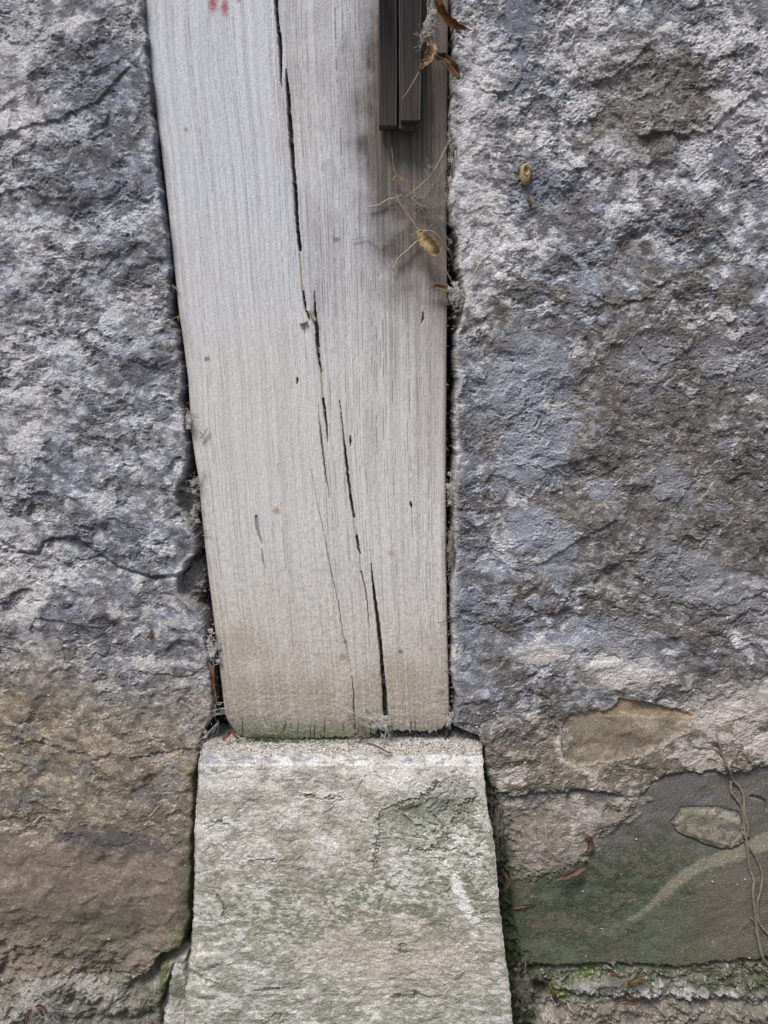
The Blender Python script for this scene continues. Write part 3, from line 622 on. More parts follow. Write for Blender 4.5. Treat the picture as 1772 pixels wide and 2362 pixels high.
# ================================================================= PLINTH
def make_plinth():
    ctrl = [(1700, -.022), (1708, -.000), (1738, .019), (1752, .0265), (1764, .0325), (1790, .0345), (2362, .050), (2500, .053)]   # py, metres in front
    pts = [(float(W(886, a, b)[2]), -b) for a, b in ctrl]
    pts[0] = (pts[1][0]+.0005, .03); pts.append((-.01, -.056))
    seg = [math.dist(pts[i], pts[i+1]) for i in range(len(pts)-1)]; cum = np.concatenate([[0], np.cumsum(seg)])
    t0 = cum[-2]
    tt = np.concatenate([np.arange(0, cum[4]+.006, .0004), np.arange(cum[4]+.006, t0-.02, .0005), np.linspace(t0-.02, cum[-1], 60)])
    z = np.interp(tt, cum, [p[0] for p in pts]); y = np.interp(tt, cum, [p[1] for p in pts])
    # soften arris
    k = np.array([1, 2, 3, 2, 1])/9.; z[2:-2] = np.convolve(z, k, 'valid'); y[2:-2] = np.convolve(y, k, 'valid')
    _, py1 = proj(0*z, y, z)
    Lx = np.interp(py1, [1700, 1708, 1713, 1737, 1766, 1843, 1939, 2084, 2204, 2277, 2362, 2600], [476, 474, 472, 465, 457, 455, 451, 446, 439, 431, 424, 415])
    Rx = np.interp(py1, [1700, 1717, 1737, 1758, 1795, 1867, 1963, 2084, 2204, 2362, 2600], [1106, 1109, 1112, 1114, 1118, 1126, 1143, 1152, 1167, 1184, 1200])
    def toX(px): 
        d = (y+D)*cp-(z-H)*sp; return (px-CX)*d/F
    L, R = toX(Lx+1.5*fbm(py1/14, 0*py1, 4, 3, .6)), toX(Rx+2.0*fbm(py1/14, 0*py1+5, 4, 4, .6))
    X, Y, Z, c, side = sided_grid(np.stack([z, y], 1), L, R, 520, 50, .02)
    T = np.broadcast_to(tt[:, None], X.shape)*1000; U = c*225
    px, py = proj(X, Y, Z)
    midn = fbm(U/26, T/22, 4, 165); lown = fbm(U/75, T/75, 3, 166); fine = fbm(U/6, T/4, 5, 168, .65); vf = fbm(U/2.2, T/1.4, 3, 170, .6)
    wu = U+4*fbm(U/16, T/16, 3, 171); wv = T+4*fbm(U/16, T/16, 3, 172)
    f = fbm(wu/26, wv/15, 5, 175, .55)*2.1; kf = np.floor(f); fl = kf+ss(.8, 1., f-kf)+.3*(f-kf)
    f2 = fbm(wu/11, wv/6, 4, 181, .55)*1.7; k2 = np.floor(f2); fl2 = k2+ss(.75, 1., f2-k2)
    crk = ss(.88, 1.02, ridge(wu/24, wv/20, 2, 190, .35)/1.35*1.02)
    face = ss(1762, 1782, py)
    h = lown*1.6+face*(fl*.36+fl2*.14)+fine*.2+vf*.15+.05*grain_noise(px.shape)-face*.8*ss(.6, .95, 1-np.abs(perlin(wu/17, wv/10, 221))*7)*ss(.0, .35, midn+.45*ss(1000, 1080, px+30*fine)-.1)-face*crk*.9*ss(2150, 1950, py)
    h -= 1.1*ss(1752, 1762, py)*ss(1784, 1768, py)*ss(.05, .5, fbm(U/9, T*0, 4, 223, .6))
    h += face*.32*fbm(wu/30, wv/5.5, 4, 195, .5)*ss(1850, 2050, py)            # bedding lines lower down
    h -= 1.7*blob(px, py, 990, 1870, 95, 22, -8, .5, .5*midn); h -= 1.4*face*ss(.75, 1.0, ridge(wu/15, wv/10, 2, 198, .4)/1.3)*blob(px, py, 1040, 1880, 100, 120, 0, .5)
    h += 1.3*blob(px, py, 470, 2215, 45, 18, 0, .4, .3*midn)+1.2*blob(px, py, 460, 2285, 40, 14, 0, .4, .3*midn)-1.5*blob(px, py, 970, 2300, 60, 6, 0, .6, .3*fine)-1.5*blob(px, py, 640, 2285, 50, 6, 0, .6, .3*fine)
    led = ss(1745, 1735, py); h += led*(.7*fine+.5*vf)
    # colours
    col = np.empty(px.shape+(3,), np.float32); col[:] = lin((192, 189, 184))
    col = mixc(col, lin((158, 154, 147)), .8*ss(-.25, .45, midn+.6*fine)); col = mixc(col, lin((128, 124, 114)), .4*ss(.1, .5, fine+.4*vf)); col = mixc(col, lin((214, 211, 204)), .4*ss(.05, .45, -midn+.25*fine)*ss(2250, 1850, py))
    streak = fbm(U/9+.4*fine, T/40, 5, 201, .65)
    sm = blob(px, py, 680, 1950, 260, 180, 0, .5, .3*lown)
    col = mixc(col, lin((150, 138, 118)), .38*sm*ss(.0, .4, streak+.3*midn))
    col = mixc(col, lin((132, 130, 116)), .4*sm*ss(.05, .4, -streak+.3*fine))
    g = np.clip(.30*ss(1850, 2100, py)+.45*blob(px, py, 1010, 2060, 180, 160, 0, .5, .4*midn)+.6*blob(px, py, 980, 1880, 120, 55, -8, .5, .5*midn)+.5*blob(px, py, 760, 2110, 280, 80, 0, .5, .5*midn)+.4*blob(px, py, 1080, 1930, 60, 130, 0, .6, .4*midn), 0, 1)
    gm = g*ss(-.5, .5, .8*fine+.55*midn+.45*vf); col = mixc(col, lin((108, 113, 90)), .8*np.clip(gm*1.2, 0, 1))
    gy = ss(.1, .45, fbm(U/12, T/5, 4, 205, .6))*ss(2050, 2250, py); col = mixc(col, lin((138, 141, 120)), .4*gy)
    gd = ss(.05, .4, fbm(U/20, T/8, 4, 208, .6))*ss(1950, 2300, py); col = mixc(col, lin((116, 115, 104)), .5*gd)
    col = mixc(col, lin((172, 162, 150)), .45*blob(px, py, 930, 2200, 200, 90, 0, .6, .5*midn))
    col = mixc(col, lin((66, 76, 54)), .8*crk*face*ss(700, 950, px)*ss(2100, 1950, py))
    col = mixc(col, lin((226, 224, 222)), .75*blob(px, py, 1065, 2065, 12, 75, -22, .5, .5*fine))
    col = mixc(col, lin((100, 108, 94)), .6*blob(px, py, 985, 1868, 80, 34, -14, .5, .5*fine+.4*midn))
    for pts in ([(870, 1915, 1), (882, 1877, 1.5), (921, 1857, 3), (969, 1843, 3.5), (998, 1819, 3), (1036, 1795, 1)], [(1100, 1835, 1), (1089, 1846, 2.5), (1065, 1867, 3), (1046, 1900, 1.5), (1030, 1912, .5)], [(940, 1960, .5), (958, 1961, 3), (990, 1962, 2.5), (1012, 1945, 1)],
                [(905, 2303, .5), (930, 2299, 3), (969, 2294, 4), (995, 2303, .8)], [(600, 2352, .5), (640, 2346, 3), (680, 2343, 1)], [(590, 2285, .6), (625, 2283, 2.5), (655, 2288, .6)], [(432, 2236, 1), (472, 2258, 2.5), (506, 2268, .8)],
                [(498, 2060, .6), (520, 2090, 2.4), (512, 2120, .8)], [(700, 1836, .5), (740, 1842, 2.2), (790, 1836, .5)], [(900, 2185, .5), (925, 2196, 3), (940, 2180, .6)], [(860, 2010, .5), (868, 1960, 1.5), (875, 1920, .8)], [(560, 1990, .5), (610, 1982, 1.8), (650, 1986, .6)],
                [(1000, 1880, 1), (1018, 1900, 2), (1024, 1930, 1)], [(935, 1885, 1), (950, 1900, 2), (975, 1905, 1)], [(1050, 1960, 1), (1080, 1975, 2), (1110, 1970, 1)], [(470, 1900, .5), (500, 1893, 1.6), (530, 1902, .5)]):
        dd, ww = pline(px+7*fine+5*midn, py+7*fine+5*midn, pts); mk = ss(3., -1.5, dd-ww)
        h = h-1.5*mk+.7*ss(16, 5, dd)*(1-mk)*ss(-1, 0, midn); col = mixc(col, lin((92, 96, 82)), .55*mk)
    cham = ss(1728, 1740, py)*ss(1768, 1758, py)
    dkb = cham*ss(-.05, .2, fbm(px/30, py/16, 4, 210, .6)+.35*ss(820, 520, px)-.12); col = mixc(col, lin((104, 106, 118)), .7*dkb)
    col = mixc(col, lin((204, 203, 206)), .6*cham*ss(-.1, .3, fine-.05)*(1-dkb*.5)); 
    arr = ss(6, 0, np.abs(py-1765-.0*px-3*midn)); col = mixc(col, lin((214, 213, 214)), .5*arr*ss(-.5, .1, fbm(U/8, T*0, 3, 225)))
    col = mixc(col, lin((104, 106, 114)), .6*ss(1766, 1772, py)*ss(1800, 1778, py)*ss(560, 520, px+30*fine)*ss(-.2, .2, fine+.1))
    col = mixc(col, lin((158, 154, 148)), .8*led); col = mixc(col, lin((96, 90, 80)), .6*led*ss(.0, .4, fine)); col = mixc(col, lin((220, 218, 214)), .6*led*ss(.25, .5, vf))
    sd_ = ss(0, .1, side); col = mixc(col, lin((96, 98, 78)), .5*sd_)
    # displace along the grid normal
    P3 = np.stack([X, Y, Z], -1); du = np.gradient(P3, axis=1); dv = np.gradient(P3, axis=0)
    nrm = np.cross(du, -dv); nrm /= (np.linalg.norm(nrm, axis=-1, keepdims=True)+1e-12)
    # smooth normals around the side arrises
    for _ in range(6): nrm[:, 1:-1] = (nrm[:, :-2]+nrm[:, 1:-1]*2+nrm[:, 2:])/4; nrm[1:-1] = (nrm[:-2]+nrm[1:-1]*2+nrm[2:])/4
    nrm /= (np.linalg.norm(nrm, axis=-1, keepdims=True)+1e-12)
    de = np.minimum(np.abs(c), np.abs(1-c))*225; h = h*lerp(.3, 1, ss(0, 9, de))-.9*ss(2.2, 0, de)
    if (nrm[200, 250, 1] > 0): nrm = -nrm
    P3 = P3+nrm*(h/1000.)[..., None]
    gn = grain_noise(px.shape); col = np.clip(col*(1+.10*gn+.10*(gn > 1.5))[..., None], .003, .9)
    n0, n1 = X.shape; idx = np.arange(n0*n1).reshape(n0, n1)
    F4 = np.stack([idx[:-1, :-1], idx[1:, :-1], idx[1:, 1:], idx[:-1, 1:]], -1).reshape(-1, 4)
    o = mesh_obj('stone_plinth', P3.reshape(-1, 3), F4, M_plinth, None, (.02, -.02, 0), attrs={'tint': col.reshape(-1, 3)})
    tag(o, 'pale worn stone block with green stains carrying the wooden post', 'plinth')
    return P3, py, px
PLN = make_plinth()
# ================================================================= BATTENS
def batten(name, x0, x1, ybot, off0, off1, label, mat, tone, xt0=None, xt1=None, notch=None):
    """square-edged strip seen between photo x0..x1, foot at photo y ybot; back at off0, face at off1 in front of the wall plane"""
    zb = P(x0, ybot, off1).z; root = empty(name, (P((x0+x1)/2, ybot, off1).x, -(off0+off1)/2, zb), label, 'batten', 'dark battens on the post')
    def strip(nm, xa, xb, yb_, fa, fb, seed, tone):
        zb = P(xa, yb_, fb).z; nz = 420; nx = 26; zs = np.concatenate([zb+np.linspace(0, .36, nz), np.linspace(zb+.38, 1.86, 20)])
        Xa = P(xa, yb_, fb).x; Xb = P(xb, yb_, fb).x; r = .0006
        # closed cross-section ring of the strip
        ring = []
        for i in range(nx): ring.append((Xa+(Xb-Xa)*i/(nx-1), -fb, 0, i/(nx-1)))
        for i in range(1, 12): ring.append((Xb, -fb+(fb-fa)*i/11, 1, 1+i/11))
        for i in range(1, nx): ring.append((Xb+(Xa-Xb)*i/(nx-1), -fa, 2, 2+i/(nx-1)))
        for i in range(1, 11): ring.append((Xa, -fa-(fb-fa)*i/11, 3, 3+i/11))
        ring = np.array(ring); n = len(ring)
        RX = np.broadcast_to(ring[:, 0], (len(zs), n)).copy(); RY = np.broadcast_to(ring[:, 1], (len(zs), n)).copy(); RS = np.broadcast_to(ring[:, 3], (len(zs), n))
        ZZ = np.broadcast_to(zs[:, None], RX.shape).copy()
        cxm, cym = (Xa+Xb)/2, -(fa+fb)/2
        # rounded arris + fibre relief
        nn = .00016*perlin(RS*3, ZZ*9, seed)+.00004*perlin(RS*22, ZZ*20, seed+1)
        RX = RX+np.sign(RX-cxm)*nn; RY = RY+np.where(RY < cym, -1, 1)*nn
        cx0 = (np.abs(RX-cxm) > (Xb-Xa)/2-.0007) & (np.abs(RY-cym) > (fb-fa)/2-.0007)
        RX = np.where(cx0, cxm+(RX-cxm)*.94, RX)
        wob = .0009*np.sin(ZZ*9+seed)+.0005*perlin(ZZ*25, ZZ*0, seed+5); RX = RX+wob
        ZZ[0] += .0006*perlin(RS[0]*9, RS[0]*0, seed+6)
        tint = np.empty(RX.shape+(3,), np.float32); tint[:] = lin(tone)*.55
        a = perlin(RS*6, ZZ*5, seed+8); b_ = perlin(RS*20, ZZ*14, seed+9); dd = perlin(RS*2, ZZ*9, seed+10)
        tint = mixc(tint, lin((40, 39, 42)), .4*ss(-.1, .4, a+.4*dd)); tint = mixc(tint, lin((80, 76, 77)), .2*ss(.1, .5, b_-.3*a))
        tint = mixc(tint, lin((76, 69, 68)), .45*ss(.07, 0, ZZ-zb)); 
        em = (np.abs(RS-0) < .03) | (np.abs(RS-1) < .05); tint = mixc(tint, lin((120, 112, 108)), .3*em)
        V = np.stack([RX, RY, ZZ], -1).reshape(-1, 3); idx = np.arange(len(zs)*n).reshape(len(zs), n); nx_ = np.roll(idx, -1, 1)
        F4 = np.stack([idx[:-1], nx_[:-1], nx_[1:], idx[1:]], -1).reshape(-1, 4)
        # end grain at the foot: fan of quads/tris -> separate centre rows
        faces = [tuple(f) for f in F4]; base = len(V)
        ctr = V[:n]*1.0; V2 = [V]; prev = list(range(n))
        for q in (.66, .33, .04):
            newr = np.array([cxm+wob[0, 0], cym, zb])+(ctr-np.array([cxm+wob[0, 0], cym, zb]))*q; newr[:, 2] += .0004
            V2.append(newr); cur = [base+i for i in range(n)]; base += n
            for i in range(n): faces.append((prev[i], cur[i], cur[(i+1) % n], prev[(i+1) % n]))
            prev = cur
        faces.append(tuple(prev))
        V = np.concatenate(V2); T = np.concatenate([tint.reshape(-1, 3)]+[np.broadcast_to(lin((92, 88, 72)), (n, 3))]*3)
        G = np.concatenate([np.stack([RS*13, ZZ*14, RS*0], -1).reshape(-1, 3)]+[np.random.rand(n, 3)*3]*3)
        o = mesh_obj(nm, V, faces, mat, root, attrs={'tint': T, 'grain': G}, smooth=False); return o
    strip('strip', x0, x1, ybot, off0, off1, 11 if x0 < 900 else 23, tone)
    if notch: strip('backing_strip', notch[0], notch[1], notch[2], notch[3], off0-.0003, 37, (84, 78, 74))
    return root
batten('batten', 872, 913, 289, .0035, .016, 'left dark wooden strip nailed to the post, ending a little lower', M_dark, (30, 30, 34))
batten('batten', 922, 968, 277, .014, .020, 'right brownish wooden strip with a backing piece showing below its end', M_dark, (58, 54, 56), notch=(919, 962, 296, .0035))
# ================================================================= small things
def catmull(pts, n=8):
    P_ = [Vector(p) for p in pts]; P_ = [P_[0]*2-P_[1]]+P_+[P_[-1]*2-P_[-2]]; out = []
    for i in range(1, len(P_)-2):
        for k in range(n):
            t = k/n; a, b, c, d = P_[i-1:i+3]
            out.append(.5*((2*b)+(-a+c)*t+(2*a-5*b+4*c-d)*t*t+(-a+3*b-3*c+d)*t**3))
    out.append(P_[-2]); return out
def tube(pts, r0, r1=None, k=5, V=None, Fc=None, rough=0.):
    r1 = r0 if r1 is None else r1
    V = [] if V is None else V; Fc = [] if Fc is None else Fc; base = len(V); n = len(pts); up = Vector((.3, -1, .2)).normalized()
    for i, p in enumerate(pts):
        d = (pts[min(i+1, n-1)]-pts[max(i-1, 0)]); d = d.normalized() if d.length > 1e-9 else Vector((0, 0, 1))
        a = d.cross(up); a = a.normalized() if a.length > 1e-6 else Vector((1, 0, 0)); b = d.cross(a); r = (r0+(r1-r0)*i/max(n-1, 1))*(1+rough*random.uniform(-1, 1))
        for j in range(k):
            an = 2*math.pi*j/k; V.append(p+(a*math.cos(an)+b*math.sin(an))*r)
    for i in range(n-1):
        for j in range(k):
            A = base+i*k+j; B = base+i*k+(j+1) % k; Fc.append((A, B, B+k, A+k))
    Fc.append(tuple(base+j for j in range(k))[::-1]); Fc.append(tuple(base+(n-1)*k+j for j in range(k)))
    return V, Fc
def finish(name, V, Fc, mat, label=None, cat=None, group=None, kind=None, parent=None, smooth=True):
    V = np.array([tuple(v) for v in V]); org = V.mean(0)
    o = mesh_obj(name, V, Fc, mat, parent, None if parent else tuple(org), smooth=smooth)
    if parent is None: tag(o, label, cat, group, kind)
    return o
def jit(p, a): return p+Vector((random.uniform(-a, a), random.uniform(-a*.4, a*.4), random.uniform(-a, a)))
def leaf(path, widths, bend=.4, offs=None, off=.006, n=7, m=8, crinkle=.0004, side=1, pos=None):
    """curled dry leaf: path in photo px, half widths px; cross section bent towards the wall"""
    offs = offs or [off]*len(path)
    ctr = catmull([(pos or P)(x, y, o) for (x, y), o in zip(path, offs)], n)
    V = []; Fc = []; N = len(ctr)
    for i, p in enumerate(ctr):
        t = i/(N-1); wi = np.interp(t, np.linspace(0, 1, len(widths)), widths)*.00034
        wi *= 1+random.uniform(-.16, .12)
        d = (ctr[min(i+1, N-1)]-ctr[max(i-1, 0)]).normalized(); a = d.cross(Vector((0, -1, 0))).normalized(); b = Vector((0, -1, 0))
        for j in range(m+1):
            s = j/m*2-1; V.append(p+a*s*wi*(1-.25*bend*abs(s))+b*(side*bend*wi*(s*s)+crinkle*(random.uniform(-1, 1)+1.2*math.sin(i*.37+s*2)))+d*crinkle*random.uniform(-1, 1)*(abs(s) > .9)*2)
    for i in range(N-1):
        for j in range(m):
            A = i*(m+1)+j; Fc.append((A, A+1, A+m+2, A+m+1))
    return V, Fc
def leaf_obj(name, V, Fc, mat, label, cat, group=None, stem=None, stem_r=.0004, vein=None):
    org = np.array([tuple(v) for v in V]).mean(0); root = empty(name, tuple(org), label, cat, group)
    b = finish('blade', V, Fc, mat, parent=root); md = b.modifiers.new('thickness', 'SOLIDIFY'); md.thickness = .00025
    if len(V) % 9 == 0 and name == 'leaf':
        mid = [v_+Vector((0, -.0004, 0)) for v_ in V[4::9]]; v, f = tube(mid, .00035, .0002, 4); finish('midrib', v, f, M_straw, parent=root)
    if stem:
        v, f = tube(catmull(stem, 6), stem_r, stem_r*.6, 5); finish('stem', v, f, M_straw, parent=root)
    return root
G = 'dead leaves caught in the wall'
leaf_obj('leaf', *leaf([(995, -60), (1006, -25), (1010, 0), (1017, 24), (1031, 46), (1052, 62), (1089, 71)], [6, 9, 9.5, 10, 11.5, 9, 1], .9, [.026, .022, .020, .018, .015, .014, .013], n=9), M_leaf, 'long curled orange brown leaf hanging over the gap at the top', 'leaf', G)
leaf_obj('leaf', *leaf([(1001, 124), (1012, 132), (1024, 137), (1039, 152), (1050, 166), (1060, 182)], [4, 9, 12, 13, 11, 4], .5, off=.013, n=8), M_leafdark, 'dark brown leaf lying across the gap below the orange one', 'leaf', G)
leaf_obj('leaf', *leaf([(994, 101), (996, 112), (992, 128), (985, 142), (975, 153), (967, 166)], [8, 12, 11, 9, 5, 1.2], .6, off=.028, n=7, crinkle=.0008), M_leaftan, 'pale torn leaf with a long thin stem, dangling beside the battens', 'leaf', G,
         stem=[P(967, 166, .028), P(955, 186, .029), P(941, 210, .030), P(928, 228, .0305)], stem_r=.00035)
leaf_obj('leaf', *leaf([(488, 1537), (486, 1555), (490, 1575), (495, 1592)], [6, 11, 8, 1.5], .5, off=.004, n=7), M_leaf, 'small orange leaf hanging in the gap left of the post', 'leaf', G, stem=[P(495, 1590, .004), P(498, 1605, .004), P(501, 1622, .003)])
leaf_obj('leaf', *leaf([(512, 1704), (524, 1697), (532, 1688), (540, 1690), (546, 1700), (552, 1704)], [4, 4.5, 4, 4, 3.5, 1], .9, off=.009, n=6), M_leaf, 'twisted orange leaf lying on the plinth by the corner of the post', 'leaf', G)
leaf_obj('leaf', *leaf([(988, 665), (1000, 660), (1015, 661), (1028, 668), (1036, 676)], [1, 5, 6, 5, 1], .9, off=.007, n=6), M_leaftan, 'yellowish leaf scrap stuck at the right edge of the post', 'leaf', G)
leaf_obj('leaf', *leaf([(1284, 2030), (1300, 2020), (1325, 2010), (1350, 2000)], [2, 10, 9, 5], .7, off=.012, n=7), M_leafred, 'reddish leaf resting on cobweb over the green stone', 'leaf', G)
leaf_obj('leaf', *leaf([(1165, 2015), (1172, 2030), (1168, 2045), (1156, 2058)], [2, 7, 6, 1], .8, off=.012, n=7), M_leafred, 'brown curled leaf in the gap right of the plinth', 'leaf', G)
leaf_obj('leaf', *leaf([(1490, 2249), (1470, 2258), (1452, 2266), (1447, 2285)], [2, 7, 6, 2], .7, off=.012, n=7), M_leafdark, 'tan brown leaf on the pale shelf at the lower right', 'leaf', G)
leaf_obj('leaf', *leaf([(1430, 2312), (1450, 2308), (1470, 2315)], [3, 11, 3], .6, off=.014, n=8), M_leafdark, 'reddish leaf lying under the pale shelf', 'leaf', G)
leaf_obj('leaf', *leaf([(1400, 2247), (1412, 2243), (1425, 2250)], [3, 7, 3], .6, off=.010, n=6), M_leafdark, 'dark leaf wedged under the green stone', 'leaf', G)
leaf_obj('leaf', *leaf([(84, 2325), (95, 2322), (104, 2340)], [5, 13, 6], .5, off=.018, n=7), M_leafred, 'reddish leaf at the lower left corner of the wall', 'leaf', G)
leaf_obj('leaf', *leaf([(66, 2330), (62, 2348), (58, 2368)], [3, 6, 5], .6, off=.018, n=7), M_leafdark, 'narrow dark leaf at the very lower left', 'leaf', G)
leaf_obj('leaf', *leaf([(1215, 455), (1221, 462), (1222, 474)], [1, 4.5, 1], .8, pos=lambda x, y, o: on_wall(x, y, .0015), n=6), M_leafdark, 'tiny brown leaf scrap below the tan seed shell', 'leaf', G)
leaf_obj('leaf', *leaf([(1185, 2095), (1205, 2090), (1235, 2082)], [1, 6, 2], .6, pos=lambda x, y, o: on_wall(x, y, .003), n=6), M_leafred, 'small red brown leaf on the edge of the green stone', 'leaf', G)
leaf_obj('leaf', *leaf([(1268, 2268), (1278, 2295), (1283, 2312)], [2, 6, 2], .6, pos=lambda x, y, o: on_wall(x, y, .004), n=6), M_leafdark, 'small brown leaf among the mossy rubble right of the plinth', 'leaf', G)
leaf_obj('leaf', *leaf([(1345, 1925), (1358, 1932), (1362, 1950), (1352, 1972)], [3, 7, 8, 2], .6, pos=lambda x, y, o: on_wall(x, y, .003), n=6), M_leafred, 'brown leaf scrap on the beige mortar', 'leaf', G)
leaf_obj('leaf', *leaf([(352, 1452), (348, 1462), (344, 1472)], [2, 5, 4], .6, pos=lambda x, y, o: on_wall(x, y, .0015), n=6), M_leaf, 'tiny orange leaf scrap on the left stone', 'leaf', G)
# yellow-brown sprigs in the left gap
def bent(path, off): return [P(x, y, o if isinstance(off, list) else off) for (x, y), o in zip(path, off if isinstance(off, list) else [off]*len(path))]
# seed husk hanging from a stem
root = empty('seed_husk', tuple(P(990, 555, .012)), 'translucent straw coloured husk hanging from a thin stem near the gap', 'seed husk')
v, f = leaf([(964, 532), (975, 548), (990, 566), (1003, 580), (1010, 586)], [6, 15, 18, 17, 6], .75, [.012, .013, .014, .013, .012], n=8, m=10, crinkle=.0004, side=1); b = finish('shell', v, f, M_husk, parent=root); b.modifiers.new('thickness', 'SOLIDIFY').thickness = .0003
v, f = tube(catmull([P(962, 534, .012), P(980, 532, .014), P(997, 534, .015), (P(1012, 545, .015)), P(1021, 560, .014), P(1020, 572, .013), P(1009, 584, .012)], 8), .0005, .0005); finish('rim', v, f, M_husk, parent=root)
v, f = tube(catmull(bent([(920, 465), (934, 486), (950, 509), (966, 533)], .010), 6), .0005, .0007, rough=.25); finish('stem', v, f, M_straw, parent=root)
v, f = tube(catmull(bent([(1009, 586), (1018, 602), (1027, 620), (1040, 645), (1049, 664)], .009), 6), .00045, .0003, rough=.25); finish('stem', v, f, M_straw, parent=root)
# seed shell on the right wall
c = on_wall(1213, 398, .003); root = empty('seed_shell', tuple(c), 'small tan seed shell with a hole, stuck on the right wall', 'seed shell')
V = []; Fc = []; nu, nv = 22, 14
for i in range(nv+1):
    th = math.pi*i/nv
    for j in range(nu):
        ph = 2*math.pi*j/nu; r = 1+.10*math.sin(ph*5+i)+.05*random.uniform(-1, 1)
        x = .0044*math.sin(th)*math.cos(ph)*r; yy = .0032*math.sin(th)*math.sin(ph)*r; z = -.0074*math.cos(th)*(1+.15*math.cos(th))
        dd = math.hypot(x+.0002, (z-.0010)*.55); q = max(0, 1-dd/.0021)
        if yy < 0: yy += q*.0042
        V.append(c+Vector((x, yy, z)))
for i in range(nv):
    for j in range(nu):
        Fc.append((i*nu+j, i*nu+(j+1) % nu, (i+1)*nu+(j+1) % nu, (i+1)*nu+j))
finish('shell', V, Fc, M_shell, parent=root)
v, f = tube(catmull([c+Vector((math.cos(a)*.0024, -.0032-.0003*math.sin(a*2), .0012+math.sin(a)*.0034)) for a in [k*math.pi*1.7/7 for k in range(8)]], 5), .0006, .0004); finish('rim', v, f, M_shell, parent=root)
# vine
root = empty('dry_vine', tuple(on_wall(1720, 1900, .002)), 'dead grey vine stems climbing down the right edge over the green stone', 'vine')
def wallpath(pts, lift=.0018): return [on_wall(min(x, 1990), y, lift+.0008*math.sin(i*1.7)) for i, (x, y) in enumerate(pts)]
for pts, r0, r1 in (([(1652, 1690), (1660, 1715), (1665, 1734), (1674, 1756), (1684, 1777), (1690, 1799), (1706, 1815), (1716, 1840), (1717, 1875), (1725, 1908), (1724, 1932)], .0009, .0014),
                    ([(1686, 1800), (1687, 1826), (1701, 1845), (1713, 1867), (1717, 1908), (1724, 1956), (1729, 2003), (1739, 2030), (1737, 2057), (1740, 2089), (1744, 2125), (1748, 2160), (1760, 2209), (1775, 2230), (1790, 2260)], .0012, .0013),
                    ([(1713, 1918), (1730, 1956), (1744, 1978), (1758, 2016), (1754, 2057), (1747, 2084), (1751, 2127), (1772, 2154), (1800, 2180)], .0007, .0013),
                    ([(1643, 1718), (1647, 1709), (1657, 1712), (1661, 1722)], .0006, .0006), ([(1701, 1786), (1699, 1745), (1703, 1731), (1714, 1734), (1730, 1753), (1750, 1764)], .0004, .0006),
                    ([(1728, 2115), (1738, 2122), (1744, 2135)], .0004, .0007), ([(1733, 2078), (1740, 2085)], .0003, .0005), ([(1690, 1830), (1696, 1824)], .0003, .0004), ([(1730, 1912), (1724, 1906)], .0003, .0004), ([(1668, 1760), (1676, 1768)], .0003, .0005)):
    v, f = tube(catmull(wallpath(pts), 7), r0, r1, 6, rough=.22); finish('stem', v, f, M_twig, parent=root)
# loose twigs caught in webs
TW = [([(850, 478), (873, 473), (895, 460), (912, 455), (926, 449)], .003, 'thin dusty twig left of the husk stem', M_webd, .0006),
      ([(904, 341), (911, 397), (930, 411), (944, 428), (949, 457)], .006, 'fine straw hanging below the left batten', M_straw, .00035),
      ([(1031, 337), (1007, 384), (987, 410), (957, 438), (935, 452)], .006, 'long arched dusty strand from the right gap to the twig', M_webd, .00045),
      ([(949, 457), (965, 470), (990, 478), (1012, 474), (1034, 460)], .006, 'fine curved strand right of the thin dusty twig', M_webd, .0003),
      ([(812, 552), (845, 545), (862, 556), (880, 566)], .002, 'faint frayed strand on the post left of the husk', M_webd, .0003),
      ([(955, 455), (968, 461), (980, 458)], .004, 'short brown twig bit above the husk stem', M_leaf, .0009),
      ([(912, 405), (908, 415), (920, 418), (922, 428)], .005, 'small crumpled brown bit below the left batten', M_straw, .0006),
      ([(967, 552), (940, 576), (919, 596), (912, 610), (906, 624)], .004, 'dusty grey twig running down left from the husk', M_webd, .0007),
      ([(1128, 587), (1110, 606), (1103, 614), (1090, 637), (1067, 670)], .012, 'pale dusty twig leaning over the right stone', M_webd, .0008),
      ([(375, 820), (384, 800), (394, 780)], .010, 'yellow straw beside the hole in the left gap', M_straw, .0006),
      ([(389, 745), (402, 733), (416, 728)], .008, 'short pale straw across the left gap', M_straw, .0004),
      ([(398, 658), (404, 664), (409, 670)], .002, 'short tan straw in the left gap', M_straw, .0006),
      ([(868, 1655), (880, 1668), (893, 1672), (910, 1664), (925, 1655)], .008, 'pale forked twig over the foot of the long crack', M_webd, .0006),
      ([(884, 1728), (888, 1700), (893, 1675), (905, 1650)], .010, 'upright pale twig leaning on the foot of the post', M_webd, .0005),
      ([(850, 1715), (870, 1722), (888, 1732), (905, 1738)], .022, 'brown twig lying on the plinth ledge', M_leafred, .0008),
      ([(462, 1010), (470, 1000), (480, 985)], .003, 'grey frayed twig at the left edge of the post', M_webd, .0008),
      ([(692, 747), (700, 745), (710, 741)], .0015, 'small pale caterpillar case lying left of the crack', M_wormbody, .0014),
      ([(716, 716), (721, 728), (729, 741)], .0025, 'brown caterpillar case lodged in the crack', M_wormbody, .0016),
      ([(1190, 1955), (1262, 1960), (1280, 1985), (1300, 2010), (1330, 2030)], .010, 'dusty thread over the beige mortar', M_webd, .0005)]
TW[-1] = ([(1258, 1905), (1262, 1935), (1272, 1965), (1295, 1985), (1325, 1993)], .007, 'dusty twig hanging over the beige mortar', M_webd, .0007)
